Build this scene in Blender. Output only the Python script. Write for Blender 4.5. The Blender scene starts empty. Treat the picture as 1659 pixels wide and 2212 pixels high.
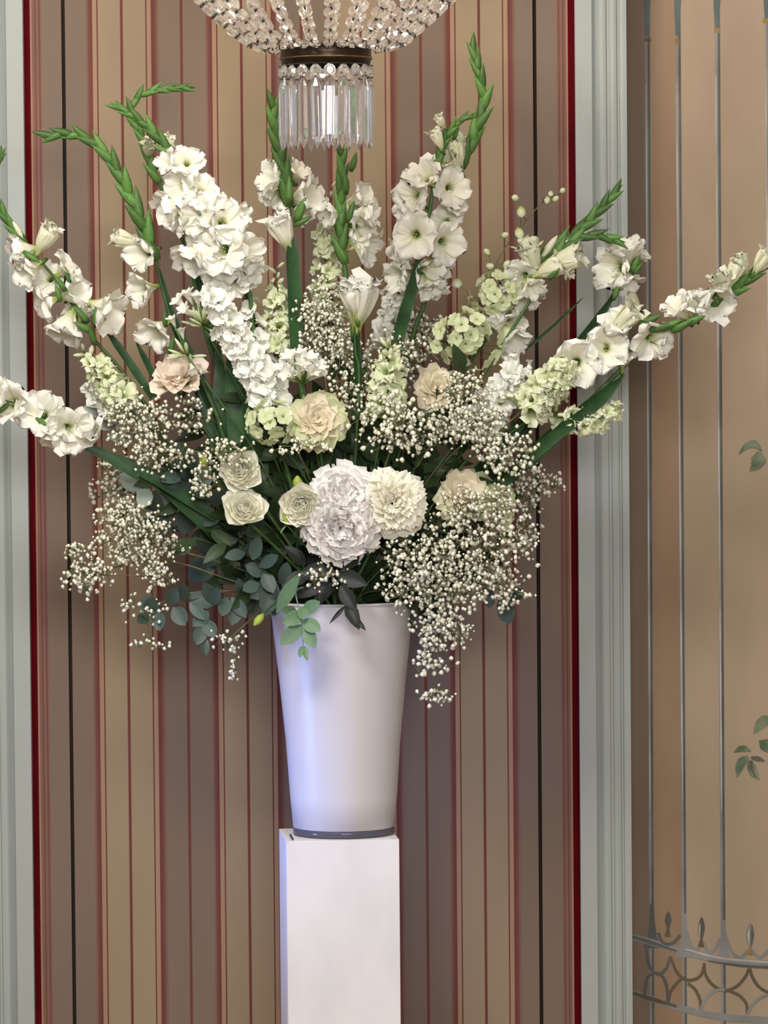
import bpy, math, random
from mathutils import Vector, Matrix
sc = bpy.context.scene
COL = sc.collection
R = random.Random(7)
rad = math.radians

# ---------------------------------------------------------------- camera
FPX, PITCH, ROLL = 9200.0, rad(2.27), rad(-0.5)
KS = 0.00115                                   # metres per photo pixel at the vase
DIST = FPX * KS
CAM = Vector((0.0, -DIST, 1.95))
ROT = Matrix.Rotation(math.pi / 2 - PITCH, 3, 'X') @ Matrix.Rotation(ROLL, 3, 'Z')
cam = bpy.data.cameras.new('camera')
cam.sensor_fit = 'VERTICAL'; cam.sensor_height = 36.0; cam.lens = 36.0 * FPX / 2212.0
cam.clip_end = 100
cam_o = bpy.data.objects.new('camera', cam); COL.objects.link(cam_o)
cam_o.matrix_world = Matrix.Translation(CAM) @ ROT.to_4x4()
sc.camera = cam_o

def P(px, py, y=0.0):                          # a photo pixel at a real depth y -> a point in the room
    d = ROT @ Vector(((px - 829.5) / FPX, -(py - 1106) / FPX, -1.0))
    return CAM + d * ((y - CAM.y) / d.y)

# ---------------------------------------------------------------- world, lights, exposure
sc.view_settings.view_transform = 'Standard'; sc.view_settings.look = 'None'
sc.view_settings.exposure = 0.0; sc.view_settings.gamma = 1.0
sc.view_settings.use_curve_mapping = False
w = bpy.data.worlds.new('hall'); sc.world = w; w.use_nodes = True
w.node_tree.nodes['Background'].inputs[0].default_value = (1.0, 0.965, 0.93, 1)
w.node_tree.nodes['Background'].inputs[1].default_value = 0.30

def area(name, loc, target, sx, sy, power, color, spread=180):
    l = bpy.data.lights.new(name, 'AREA'); l.shape = 'RECTANGLE'; l.size = sx; l.size_y = sy
    l.energy = power; l.color = color; l.spread = rad(spread)
    o = bpy.data.objects.new(name, l); COL.objects.link(o)
    o.location = loc
    o.rotation_euler = (Vector(target) - Vector(loc)).to_track_quat('-Z', 'Y').to_euler()
area('ceiling_light', (-1.3, -3.2, 4.5), (0, 0.1, 1.8), 1.6, 1.2, 218, (1.0, 0.97, 0.925))
area('hall_light', (1.0, -9.0, 3.3), (0, 0, 1.4), 3.5, 1.5, 370, (1.0, 0.97, 0.95))
area('blue_stage_light', (-1.9, -0.75, 0.75), (-0.1, 0, 0.84), 0.4, 0.4, 2.0, (0.20, 0.34, 1.0), 42)

# ---------------------------------------------------------------- materials
def lin(r, g, b):
    f = lambda c: (c / 255 / 12.92) if c <= 10 else ((c / 255 + 0.055) / 1.055) ** 2.4
    return (f(r), f(g), f(b), 1)

def newmat(name):
    m = bpy.data.materials.new(name); m.use_nodes = True
    nt = m.node_tree; nt.nodes.clear()
    out = nt.nodes.new('ShaderNodeOutputMaterial')
    return m, nt, out

def flat(name, c, rough=0.6, noise=0.10, scale=9.0, metal=0.0, stretch=(1, 1, 1), c2=None, bump=0.0, spec=0.3):
    m, nt, out = newmat(name)
    b = nt.nodes.new('ShaderNodeBsdfPrincipled')
    b.inputs['Roughness'].default_value = rough; b.inputs['Metallic'].default_value = metal
    b.inputs['Specular IOR Level'].default_value = spec
    tc = nt.nodes.new('ShaderNodeTexCoord'); mp = nt.nodes.new('ShaderNodeMapping')
    mp.inputs['Scale'].default_value = stretch
    nz = nt.nodes.new('ShaderNodeTexNoise'); nz.inputs['Scale'].default_value = scale; nz.inputs['Detail'].default_value = 4
    cr = nt.nodes.new('ShaderNodeValToRGB')
    if c2 is None:
        c2 = tuple(x * (1 - noise) for x in c[:3]) + (1,)
        c1 = tuple(min(1, x * (1 + noise)) for x in c[:3]) + (1,)
    else:
        c1 = c
    cr.color_ramp.elements[0].position = 0.33; cr.color_ramp.elements[0].color = c2
    cr.color_ramp.elements[1].position = 0.67; cr.color_ramp.elements[1].color = c1
    L = nt.links.new
    L(tc.outputs['Object'], mp.inputs[0]); L(mp.outputs[0], nz.inputs['Vector'])
    L(nz.outputs['Fac'], cr.inputs[0]); L(cr.outputs[0], b.inputs['Base Color'])
    if bump:
        bp = nt.nodes.new('ShaderNodeBump'); bp.inputs['Strength'].default_value = bump; bp.inputs['Distance'].default_value = 0.002
        L(nz.outputs['Fac'], bp.inputs['Height']); L(bp.outputs[0], b.inputs['Normal'])
    L(b.outputs[0], out.inputs[0])
    return m

def petal_mat(name, throat, mid, tip, p=(0.12, 0.38), transl=0.28, vary=0.04):
    """thin petal: colour runs from throat to rim along the mesh's own 't' attribute"""
    m, nt, out = newmat(name)
    L = nt.links.new
    at = nt.nodes.new('ShaderNodeAttribute'); at.attribute_name = 't'
    cr = nt.nodes.new('ShaderNodeValToRGB'); e = cr.color_ramp.elements
    e[0].position = p[0]; e[0].color = throat; e[1].position = 1.0; e[1].color = tip
    x = e.new(p[1]); x.color = mid
    oi = nt.nodes.new('ShaderNodeObjectInfo')
    hs = nt.nodes.new('ShaderNodeHueSaturation')
    mr = nt.nodes.new('ShaderNodeMapRange'); mr.inputs[3].default_value = 1 - vary; mr.inputs[4].default_value = 1 + vary
    d = nt.nodes.new('ShaderNodeBsdfDiffuse'); t = nt.nodes.new('ShaderNodeBsdfTranslucent')
    g = nt.nodes.new('ShaderNodeBsdfGlossy'); g.inputs['Roughness'].default_value = 0.45
    mx = nt.nodes.new('ShaderNodeMixShader'); mx.inputs[0].default_value = transl
    m2 = nt.nodes.new('ShaderNodeMixShader'); m2.inputs[0].default_value = 0.025
    L(at.outputs['Fac'], cr.inputs[0]); L(cr.outputs[0], hs.inputs['Color'])
    L(oi.outputs['Random'], mr.inputs[0]); L(mr.outputs[0], hs.inputs['Value'])
    L(hs.outputs[0], d.inputs[0]); L(hs.outputs[0], t.inputs[0])
    L(d.outputs[0], mx.inputs[1]); L(t.outputs[0], mx.inputs[2])
    L(mx.outputs[0], m2.inputs[1]); L(g.outputs[0], m2.inputs[2]); L(m2.outputs[0], out.inputs[0])
    return m

def leaf_mat(name, c, c2, rough=0.45, transl=0.15, scale=40, vary=0.25):
    m, nt, out = newmat(name)
    L = nt.links.new
    tc = nt.nodes.new('ShaderNodeTexCoord'); nz = nt.nodes.new('ShaderNodeTexNoise'); nz.inputs['Scale'].default_value = scale
    cr = nt.nodes.new('ShaderNodeValToRGB'); cr.color_ramp.elements[0].color = c2; cr.color_ramp.elements[1].color = c
    cr.color_ramp.elements[0].position = .35; cr.color_ramp.elements[1].position = .65
    oi = nt.nodes.new('ShaderNodeObjectInfo'); hs = nt.nodes.new('ShaderNodeHueSaturation')
    mr = nt.nodes.new('ShaderNodeMapRange'); mr.inputs[3].default_value = 1 - vary; mr.inputs[4].default_value = 1 + vary
    b = nt.nodes.new('ShaderNodeBsdfPrincipled'); b.inputs['Roughness'].default_value = rough
    b.inputs['Specular IOR Level'].default_value = 0.35
    t = nt.nodes.new('ShaderNodeBsdfTranslucent'); mx = nt.nodes.new('ShaderNodeMixShader'); mx.inputs[0].default_value = transl
    L(tc.outputs['Object'], nz.inputs['Vector']); L(nz.outputs['Fac'], cr.inputs[0]); L(cr.outputs[0], hs.inputs['Color'])
    L(oi.outputs['Random'], mr.inputs[0]); L(mr.outputs[0], hs.inputs['Value'])
    L(hs.outputs[0], b.inputs['Base Color']); L(hs.outputs[0], t.inputs[0])
    L(b.outputs[0], mx.inputs[1]); L(t.outputs[0], mx.inputs[2]); L(mx.outputs[0], out.inputs[0])
    return m

def glass_mat(name, tint=(1, 1, 1, 1), haze=0.14, ior=1.5, hazec=(.9, .92, .97, 1)):
    m, nt, out = newmat(name)
    g = nt.nodes.new('ShaderNodeBsdfGlass'); g.inputs['Color'].default_value = tint
    g.inputs['Roughness'].default_value = 0.02; g.inputs['IOR'].default_value = ior
    d = nt.nodes.new('ShaderNodeBsdfTranslucent'); d.inputs[0].default_value = hazec
    d2 = nt.nodes.new('ShaderNodeBsdfDiffuse'); d2.inputs[0].default_value = hazec
    mh = nt.nodes.new('ShaderNodeMixShader'); mh.inputs[0].default_value = .5
    mx = nt.nodes.new('ShaderNodeMixShader'); mx.inputs[0].default_value = haze
    L = nt.links.new
    L(d.outputs[0], mh.inputs[1]); L(d2.outputs[0], mh.inputs[2])
    L(g.outputs[0], mx.inputs[1]); L(mh.outputs[0], mx.inputs[2]); L(mx.outputs[0], out.inputs[0])
    return m

def emit_mat(name, c, s):
    m, nt, out = newmat(name)
    e = nt.nodes.new('ShaderNodeEmission'); e.inputs[0].default_value = c; e.inputs[1].default_value = s
    nt.links.new(e.outputs[0], out.inputs[0]); return m

M = {}
V1 = (1.5, 1.5, 0.35)
M['tan_light'] = flat('wallpaper light tan', (0.285, 0.214, 0.138, 1), .75, .05, 3, stretch=V1, spec=.15)
M['tan_dark'] = flat('wallpaper dark tan', (.180, .132, .100, 1), .75, .05, 3, stretch=V1, spec=.15)
M['line_red'] = flat('wallpaper red line', (0.138, 0.044, 0.033, 1), .75, .08, 6, spec=.15)
M['line_dark_red'] = flat('wallpaper wine stripe', (0.138, 0.059, 0.049, 1), .75, .08, 6, spec=.15)
M['line_pink'] = flat('wallpaper pale pink line', (0.322, 0.189, 0.129, 1), .75, .06, 6, spec=.15)
M['line_rose'] = flat('wallpaper rose stripe', (0.189, 0.099, 0.074, 1), .75, .06, 6, spec=.15)
M['gap_black'] = flat('dark joint', (.018, .012, .008, 1), .9)
M['crimson'] = flat('crimson painted border', (.078, .0022, .0045, 1), .85, .1, 12, spec=.05)
M['grey_trim'] = flat('grey green painted moulding', (0.345, 0.373, 0.350, 1), .6, .03, 6, stretch=(1, 1, .3), spec=.2)
M['mural'] = flat('mural warm plaster', (0.405, 0.308, 0.221, 1), .8, 0, 2.6, stretch=(1.2, 1, .45), c2=(0.317, 0.239, 0.161, 1), spec=.15)
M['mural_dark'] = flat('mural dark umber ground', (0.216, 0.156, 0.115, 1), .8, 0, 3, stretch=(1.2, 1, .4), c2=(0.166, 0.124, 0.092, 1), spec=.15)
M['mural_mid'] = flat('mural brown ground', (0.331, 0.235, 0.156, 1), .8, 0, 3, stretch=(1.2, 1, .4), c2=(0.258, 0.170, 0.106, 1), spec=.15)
M['iron_dark'] = flat('painted dark iron', (.085, .088, .08, 1), .7, .25, 8)
M['iron_mid'] = flat('painted grey iron', (.20, .20, .185, 1), .7, .2, 8)
M['iron_pale'] = flat('painted iron highlight', (.50, .50, .47, 1), .7, .3, 5, c2=(.28, .22, .19, 1))
M['iron_green'] = flat('painted verdigris', (.09, .115, .11, 1), .7, .2, 8)
M['iron_brown'] = flat('painted brown iron', (.10, .075, .042, 1), .7, .2, 8)
M['gold_paint'] = flat('painted gold', (.26, .16, .055, 1), .7, .2, 20)
M['mural_leaf'] = flat('painted green leaf', (.18, .21, .13, 1), .7, .3, 30, c2=(.07, .10, .05, 1))
M['mural_leaf_dark'] = flat('painted dark leaf', (.085, .075, .06, 1), .7, .3, 30)
M['floor'] = flat('parquet brown', (.25, .15, .09, 1), .4, .2, 5)
M['ceiling'] = flat('ceiling plaster', (.75, .72, .66, 1), .8, .03, 3)
M['pedestal'] = flat('matt white pedestal paint', (0.773, 0.745, 0.727, 1), .6, .02, 5, spec=.2)
M['pedestal_front'] = flat('scuffed white pedestal paint', (0.773, 0.745, 0.727, 1), .6, 0, 7, c2=(.675, .665, .645, 1), stretch=(1, 1, .45), spec=.2)
M['mark'] = flat('black tape', (.02, .02, .02, 1), .6)
M['vase'] = flat('frosted white glass', (0.577, 0.558, 0.567, 1), .35, .02, 4, spec=.35)
M['clear'] = glass_mat('thick clear vase base', (.80, .80, .86, 1), .35, 1.45, (.42, .41, .50, 1))
M['crystal'] = glass_mat('chandelier crystal', (1, 1, 1, 1), .12, 1.52, (.97, .95, .93, 1))
M['prism'] = glass_mat('prism crystal', (.985, .99, 1, 1), .06, 1.38, (.86, .89, 1.0, 1))
M['bronze'] = flat('dark bronze', (.035, .024, .014, 1), .35, .3, 30, metal=.7)
M['brass'] = flat('aged brass', (.22, .13, .055, 1), .4, .3, 40, metal=.8)
M['pin'] = flat('bead pin', (.05, .04, .035, 1), .5)
M['bulb'] = emit_mat('warm bulb', (1.0, .80, .55, 1), 90)

W_ = (.92, .91, .86, 1)
M['glad'] = petal_mat('white gladiolus petal', (.50, .55, .16, 1), (.86, .85, .70, 1), W_, (.22, .46))
M['glad_cream'] = petal_mat('cream gladiolus petal', (.48, .55, .20, 1), (.82, .82, .58, 1), (.86, .86, .70, 1), (.1, .4))
M['carn'] = petal_mat('blush white carnation petal', (.84, .77, .68, 1), (.91, .87, .82, 1), (.93, .905, .885, 1), (.05, .5))
M['dahl'] = petal_mat('ivory dahlia petal', (.78, .70, .32, 1), (.90, .86, .62, 1), (.93, .91, .80, 1), (.05, .5))
M['ranu'] = petal_mat('ivory ranunculus petal', (.66, .64, .22, 1), (.90, .89, .68, 1), (.93, .92, .83, 1), (.05, .4))
M['rose'] = petal_mat('cream rose petal', (.55, .52, .28, 1), (.76, .68, .46, 1), (.82, .74, .58, 1), (.05, .5))
M['rose_peach'] = petal_mat('peach rose petal', (.78, .56, .38, 1), (.86, .70, .55, 1), (.90, .80, .68, 1), (.05, .5))
M['rose_green'] = petal_mat('greenish outer rose petal', (.42, .50, .20, 1), (.58, .64, .34, 1), (.70, .70, .46, 1), (.05, .5))
M['snap'] = petal_mat('pale green snapdragon petal', (.45, .55, .18, 1), (.72, .78, .48, 1), (.84, .86, .68, 1), (.1, .5))
M['delph'] = petal_mat('white larkspur petal', (.62, .66, .42, 1), (.86, .87, .76, 1), (.92, .92, .88, 1), (.05, .4))
M['bell'] = petal_mat('pale green hydrangea petal', (.50, .60, .24, 1), (.66, .74, .42, 1), (.76, .80, .56, 1), (.05, .4))
M['gyp'] = petal_mat('gypsophila blossom', (.66, .65, .44, 1), (.86, .845, .68, 1), (.93, .915, .79, 1), (.1, .5), .15)
M['gyp_stem'] = leaf_mat('gypsophila stem', (.16, .17, .075, 1), (.11, .115, .05, 1))
M['stem'] = leaf_mat('fresh green stem', (.075, .155, .04, 1), (.05, .11, .03, 1))
M['bud'] = leaf_mat('green gladiolus bract', (.105, .225, .045, 1), (.055, .135, .028, 1), vary=.35)
M['blade'] = leaf_mat('dark sword leaf', (.035, .095, .03, 1), (.02, .055, .02, 1), scale=20)
M['calyx'] = leaf_mat('green calyx', (.11, .225, .05, 1), (.065, .15, .032, 1))
M['ruscus'] = leaf_mat('dark foliage', (.035, .065, .022, 1), (.018, .036, .013, 1), transl=.08, vary=.4)
M['euca'] = leaf_mat('blue green eucalyptus', (.062, .100, .078, 1), (.036, .062, .052, 1), transl=.08, vary=.3)
M['euca_fresh'] = leaf_mat('fresh eucalyptus', (.15, .26, .13, 1), (.10, .19, .11, 1), transl=.12, vary=.2)
M['euca_pale'] = leaf_mat('silvery eucalyptus', (.36, .42, .36, 1), (.26, .33, .28, 1), vary=.15)
M['black_leaf'] = leaf_mat('near black leaf', (.018, .022, .016, 1), (.010, .013, .010, 1), transl=.03)
M['lime'] = leaf_mat('lime green bud', (.40, .48, .09, 1), (.28, .38, .06, 1))
M['twig'] = leaf_mat('brown twig', (.10, .065, .035, 1), (.07, .045, .025, 1))

# ---------------------------------------------------------------- mesh helpers
def mk(name, verts, faces, mats, idx=None, t=None, smooth=True):
    me = bpy.data.meshes.new(name); me.from_pydata([tuple(v) for v in verts], [], faces)
    for m in (mats if isinstance(mats, (list, tuple)) else [mats]): me.materials.append(m)
    if idx: me.polygons.foreach_set('material_index', idx)
    if smooth: me.polygons.foreach_set('use_smooth', [True] * len(me.polygons))
    if t is not None:
        a = me.attributes.new('t', 'FLOAT', 'POINT'); a.data.foreach_set('value', t)
    me.update(); return me

WM = {}
def obj(name, mesh, parent=None, mw=None):
    o = bpy.data.objects.new(name, mesh); COL.objects.link(o)
    mw = mw if mw is not None else Matrix.Identity(4)
    if parent:
        o.parent = parent; o.matrix_basis = WM[parent.name].inverted() @ mw
    else:
        o.matrix_basis = mw
    WM[o.name] = mw
    return o

def thing(name, label, cat, loc, group=None):
    o = obj(name, None, None, Matrix.Translation(loc)); o.empty_display_size = .02
    o['label'] = label; o['category'] = cat
    if group: o['group'] = group
    return o

def wpart(name, verts, faces, mats, parent, idx=None, t=None, smooth=True):
    """part given in world coordinates"""
    inv = WM[parent.name].inverted()
    me = mk(name, [inv @ Vector(v) for v in verts], faces, mats, idx, t, smooth)
    return obj(name, me, parent, WM[parent.name].copy())

def struct(o): o['kind'] = 'structure'; return o

def frame(z, hint=None, roll=0.0, loc=(0, 0, 0), s=1.0):
    z = Vector(z).normalized()
    h = Vector(hint) if hint is not None else (Vector((0, 0, 1)) if abs(z.z) < .9 else Vector((0, 1, 0)))
    x = h.cross(z)
    if x.length < 1e-5: x = Vector((1, 0, 0)).cross(z)
    x.normalize(); y = z.cross(x)
    m = Matrix((x, y, z)).transposed() @ Matrix.Rotation(roll, 3, 'Z')
    if isinstance(s, (tuple, list)): m = m @ Matrix.Diagonal(s)
    else: m = m * s
    return Matrix.Translation(loc) @ m.to_4x4()

def box(x0, x1, y0, y1, z0, z1):
    v = [(x, y, z) for z in (z0, z1) for y in (y0, y1) for x in (x0, x1)]
    f = [(0, 2, 3, 1), (4, 5, 7, 6), (0, 1, 5, 4), (2, 6, 7, 3), (0, 4, 6, 2), (1, 3, 7, 5)]
    return v, f

def tube(pts, rads, n=6, cap=True):
    V, F = [], []
    pts = [Vector(p) for p in pts]
    x = None
    for i, p in enumerate(pts):
        d = (pts[min(i + 1, len(pts) - 1)] - pts[max(i - 1, 0)])
        d = d.normalized() if d.length > 1e-9 else Vector((0, 0, 1))
        if x is None:
            x = Vector((0, 1, 0)).cross(d)
            if x.length < 1e-3: x = Vector((1, 0, 0)).cross(d)
        x = (x - d * x.dot(d)).normalized(); yv = d.cross(x)
        r = rads[i] if isinstance(rads, (list, tuple)) else rads
        for k in range(n):
            a = 2 * math.pi * k / n
            V.append(p + x * (r * math.cos(a)) + yv * (r * math.sin(a)))
    for i in range(len(pts) - 1):
        for k in range(n):
            a, b = i * n + k, i * n + (k + 1) % n
            F.append((a, b, b + n, a + n))
    if cap:
        F.append(tuple(range(n - 1, -1, -1))); F.append(tuple(range((len(pts) - 1) * n, len(pts) * n)))
    return V, F

class Acc:
    def __init__(s): s.V, s.F, s.I, s.T = [], [], [], []
    def add(s, V, F, i=0, t=None):
        o = len(s.V); s.V += [tuple(v) for v in V]; s.F += [tuple(k + o for k in f) for f in F]; s.I += [i] * len(F)
        s.T += t if t is not None else [0.0] * len(V)

def catmull(pts, n=8):
    out = []
    q = [pts[0] * 2 - pts[1]] + list(pts) + [pts[-1] * 2 - pts[-2]]
    for i in range(1, len(q) - 2):
        a, b, c, d = q[i - 1], q[i], q[i + 1], q[i + 2]
        for k in range(n):
            t = k / n
            out.append(.5 * ((2 * b) + (c - a) * t + (2 * a - 5 * b + 4 * c - d) * t * t + (3 * b - a - 3 * c + d) * t ** 3))
    out.append(pts[-1].copy()); return out

def lathe(profile, n=48, close=False):
    V, F = [], []
    for r, z in profile:
        for k in range(n):
            a = 2 * math.pi * k / n; V.append((r * math.cos(a), r * math.sin(a), z))
    m = len(profile)
    for i in range(m - 1 if not close else m):
        j = (i + 1) % m
        for k in range(n):
            F.append((i * n + k, i * n + (k + 1) % n, j * n + (k + 1) % n, j * n + k))
    return V, F

def interp(tab, u):
    for (a, b), (c, d) in zip(tab, tab[1:]):
        if u <= c:
            k = (u - a) / (c - a) if c > a else 0
            return b + (d - b) * k
    return tab[-1][1]

# ---------------------------------------------------------------- petals
def add_petal(A, ang, rz, wt, nu=7, nv=3, cup=.25, ruf=.05, freq=6.0, rnd=R, roll=0.0, mi=0, jag=0.05, lenk=1.0):
    """one petal swept out along a radial centre line rz [(u,r,z)] with half widths wt [(u,w)]"""
    ph, ph2 = rnd.uniform(0, 6.28), rnd.uniform(0, 6.28)
    rt = [(u, r) for u, r, z in rz]; zt = [(u, z) for u, r, z in rz]
    V, F, T = [], [], []
    ca, sa = math.cos(ang), math.sin(ang)
    for i in range(nu + 1):
        for j in range(-nv, nv + 1):
            u0 = i / nu; v = j / nv
            u = max(0, min(1, u0 * lenk * (1 + jag * u0 * math.sin(freq * v + ph2))))
            r, z = interp(rt, u), interp(zt, u); e = .03
            dr = interp(rt, min(1, u + e)) - interp(rt, max(0, u - e)); dz = interp(zt, min(1, u + e)) - interp(zt, max(0, u - e))
            l = math.hypot(dr, dz) or 1; nr, nz = -dz / l, dr / l
            hw = interp(wt, u0)
            lift = cup * hw * v * v + ruf * u0 * u0 * math.sin(freq * v + ph) * (.3 + abs(v)) + roll * hw * v
            rr, zz, s = r + nr * lift, z + nz * lift, hw * v
            V.append((rr * ca - s * sa, rr * sa + s * ca, zz)); T.append(u0)
    k = 2 * nv + 1
    for i in range(nu):
        for j in range(k - 1):
            F.append((i * k + j, i * k + j + 1, (i + 1) * k + j + 1, (i + 1) * k + j))
    A.add(V, F, mi, T)

def glad_mesh(name, mat, rend, zend, seed, wide=1.0):
    rn = random.Random(seed); A = Acc()
    for k in range(6):
        inner = k % 2
        ro = rend * (rn.uniform(.9, 1.08)); zo = zend + rn.uniform(-.05, .05) - (.06 if not inner else 0)
        rz = [(0, .035, 0), (.25, .075, .27), (.45, .17, .47), (.7, .17 + (ro - .17) * .55, .47 + (zo - .47) * .75), (.9, ro * .95, zo), (1, ro * 1.06, zo - .04)]
        wt = [(0, .04), (.25, .085), (.45, .19 * wide), (.65, .30 * wide), (.82, .30 * wide), (.93, .19 * wide), (1, .03)]
        add_petal(A, k * math.pi / 3 + rn.uniform(-.08, .08), rz, wt, 9, 4, .30, .11, 5.5, rn, rn.uniform(-.14, .14), 0, .10)
    for k in range(3):                           # stamens
        a = k * 2.1 + .4
        V, F = tube([(0, 0, .2), (.03 * math.cos(a), .03 * math.sin(a), .42), (.06 * math.cos(a), .06 * math.sin(a), .56)], [.008, .007, .014], 4)
        A.add(V, F, 0, [.35] * len(V))
    return mk(name, A.V, A.F, mat, A.I, A.T)

G_OPEN = [glad_mesh('glad_open', M['glad'], .62, .66, s, 1.12) for s in (1, 2, 3)]
G_HALF = [glad_mesh('glad_half', M['glad'], .44, .84, s, 1.0) for s in (4, 5, 6)]
G_TRUMP = [glad_mesh('glad_trumpet', M['glad'], .27, 1.0, s, .85) for s in (7, 8)]
G_CREAM = [glad_mesh('glad_cream', M['glad_cream'], .20, 1.0, s, .8) for s in (9, 10)]
GK = {'o': (G_OPEN, 1.26, .60), 'h': (G_HALF, .95, .72), 't': (G_TRUMP, .68, .72), 'c': (G_CREAM, .60, .62)}

def spindle(name, mat, n=6, tab=((0, .05), (.25, .14), (.5, .15), (.8, .08), (1, .0)), bend=.0):
    V, F = [], []
    for u, r in tab:
        for k in range(n):
            a = 2 * math.pi * k / n
            V.append((r * math.cos(a) + bend * u * u, r * math.sin(a) * .8, u))
    for i in range(len(tab) - 1):
        for k in range(n):
            F.append((i * n + k, i * n + (k + 1) % n, (i + 1) * n + (k + 1) % n, (i + 1) * n + k))
    F.append(tuple(range(n - 1, -1, -1)))
    return mk(name, V, F, mat, None, [v[2] for v in V])
BUD = spindle('bract', M['bud'], 7, ((0, .10), (.2, .15), (.45, .145), (.7, .09), (.9, .03), (1, .0)), .12)
BUD_W = spindle('opening_bud', M['glad_cream'], 7, ((0, .08), (.3, .15), (.6, .19), (.85, .14), (1, .03)))
CALYX = spindle('calyx', M['calyx'], 7, ((0, .07), (.3, .115), (.6, .10), (.85, .05), (1, .01)), .06)

def leaf_mesh(name, mat, wt, nu=6, fold=.15, curl=.18, stalk=0.0):
    """leaf of length 1 along +Z, facing +Y, folded on its midrib"""
    V, F, T = [], [], []
    for i in range(nu + 1):
        u = i / nu; hw = interp(wt, u)
        for j in (-1, -.5, 0, .5, 1):
            V.append((hw * j, -curl * u * u + fold * hw * abs(j), u)); T.append(u)
    for i in range(nu):
        for j in range(4):
            F.append((i * 5 + j, i * 5 + j + 1, (i + 1) * 5 + j + 1, (i + 1) * 5 + j))
    return mk(name, V, F, mat, None, T)
OV = ((0, .02), (.12, .10), (.35, .22), (.6, .21), (.85, .10), (1, .005))
RD = ((0, .03), (.1, .18), (.35, .36), (.6, .38), (.85, .24), (1, .02))
LEAF_R = [leaf_mesh('ruscus_leaf', M['ruscus'], OV, 6, .25, c) for c in (.1, .3)]
LEAF_E = [leaf_mesh('eucalyptus_leaf', M['euca'], RD, 6, .12, c) for c in (.05, .25)]
LEAF_EF = [leaf_mesh('fresh_leaf', M['euca_fresh'], RD, 6, .12, c) for c in (.05, .2)]
LEAF_EP = [leaf_mesh('pale_leaf', M['euca_pale'], RD, 6, .12, c) for c in (.05, .25)]
LEAF_B = [leaf_mesh('black_leaf', M['black_leaf'], ((0, .03), (.15, .2), (.4, .33), (.7, .24), (.9, .1), (1, .0)), 7, .2, .25)]
LEAF_F = [leaf_mesh('long_fresh_leaf', M['euca_fresh'], ((0, .02), (.2, .11), (.5, .17), (.8, .10), (1, .0)), 7, .3, .1)]

# ---------------------------------------------------------------- setting
YW, YT, YM = 0.44, 0.40, 0.56               # striped panel, pilaster face, mural wall
ZT = 4.6
X = lambda px, y=YW: P(px, 300, y).x
v, f = box(-4, 4, YM + .002, YM + .12, 0, ZT)
wall = struct(obj('wall_back', mk('wall_back', v, f, M['mural'], smooth=False)))
v, f = box(-4, 4, -12, YM + .12, -.1, 0)
struct(obj('floor', mk('floor', v, f, M['floor'], smooth=False)))
v, f = box(-4, 4, -6, YM + .12, ZT, ZT + .1)
struct(obj('ceiling', mk('ceiling', v, f, M['ceiling'], smooth=False)))

L_, D_, RL, DR, PK, RS = 'tan_light', 'tan_dark', 'line_red', 'line_dark_red', 'line_pink', 'line_rose'
cols = []                                    # striped paper: (x0, x1, colour) in photo pixels at row 300
def seq(x0, items):
    for x1, c in items:
        cols.append((x0, x1, c)); x0 = x1
starts = [188, 316.5, 446, 575, 704, 832, 960, 1086]
mids = [139, 265, 394, 523, 653, 781, 910, 1036, 1156]
seq(67, [(71, PK), (77, RS), (80, DR), (86, RS), (89, DR), (92, RS), (135, D_)])
x = 143
for i, s in enumerate(starts):
    band = D_ if i % 2 == 0 else L_
    if i > 0:
        seq(x, [(mids[i] - 3, band), (mids[i] + 3, RL), (s, band)])
    else: seq(x, [(s, band)])
    if band == D_: seq(s, [(s + 4, RS), (s + 9, DR), (s + 14, RL), (s + 19, PK), (s + 23, L_), (s + 26, RL), (s + 28, L_)])
    else: seq(s, [(s + 3, RL), (s + 7, L_), (s + 12, PK), (s + 18, RL), (s + 23, DR), (s + 28, RS)])
    x = s + 28
seq(x, [(1152, D_)])
seq(1160, [(1204, D_), (1207, RS), (1210, DR), (1216, RS), (1219, DR), (1224, RS), (1228, PK)])
def panel(c, name):
    A = Acc(); names = sorted({k[2] for k in c})
    x0, x1 = X(c[0][0]), X(c[-1][1])
    V, F = box(x0, x1, YW + .0005, YW + .012, 0.0, ZT); A.add(V, F, 0)
    for a, b, m in c:
        a, b = X(a), X(b)
        A.add([(a, YW, 0), (b, YW, 0), (b, YW, ZT), (a, YW, ZT)], [(0, 1, 2, 3)], names.index(m))
    obj(name, mk(name, A.V, A.F, [M[k] for k in names], A.I, smooth=False), wall)
panel([c for c in cols if c[1] <= 135.1], 'striped_panel')
panel([c for c in cols if 142 < c[0] < 1153], 'striped_panel')
panel([c for c in cols if c[0] >= 1159], 'striped_panel')
v, f = box(X(60), X(1236), YW + .013, YM + .002, 0, ZT)
obj('panel_backing', mk('panel_backing', v, f, M['gap_black'], smooth=False), wall)
# crimson borders
for i, (a, b) in enumerate(((50, 67.2), (1227.8, 1246))):
    v, f = box(X(a), X(b), YW - .004, YW + .013, 0, ZT)
    struct(obj('trim_%d' % (i + 1), mk('crimson_border', v, f, M['crimson'], smooth=False)))
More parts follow.
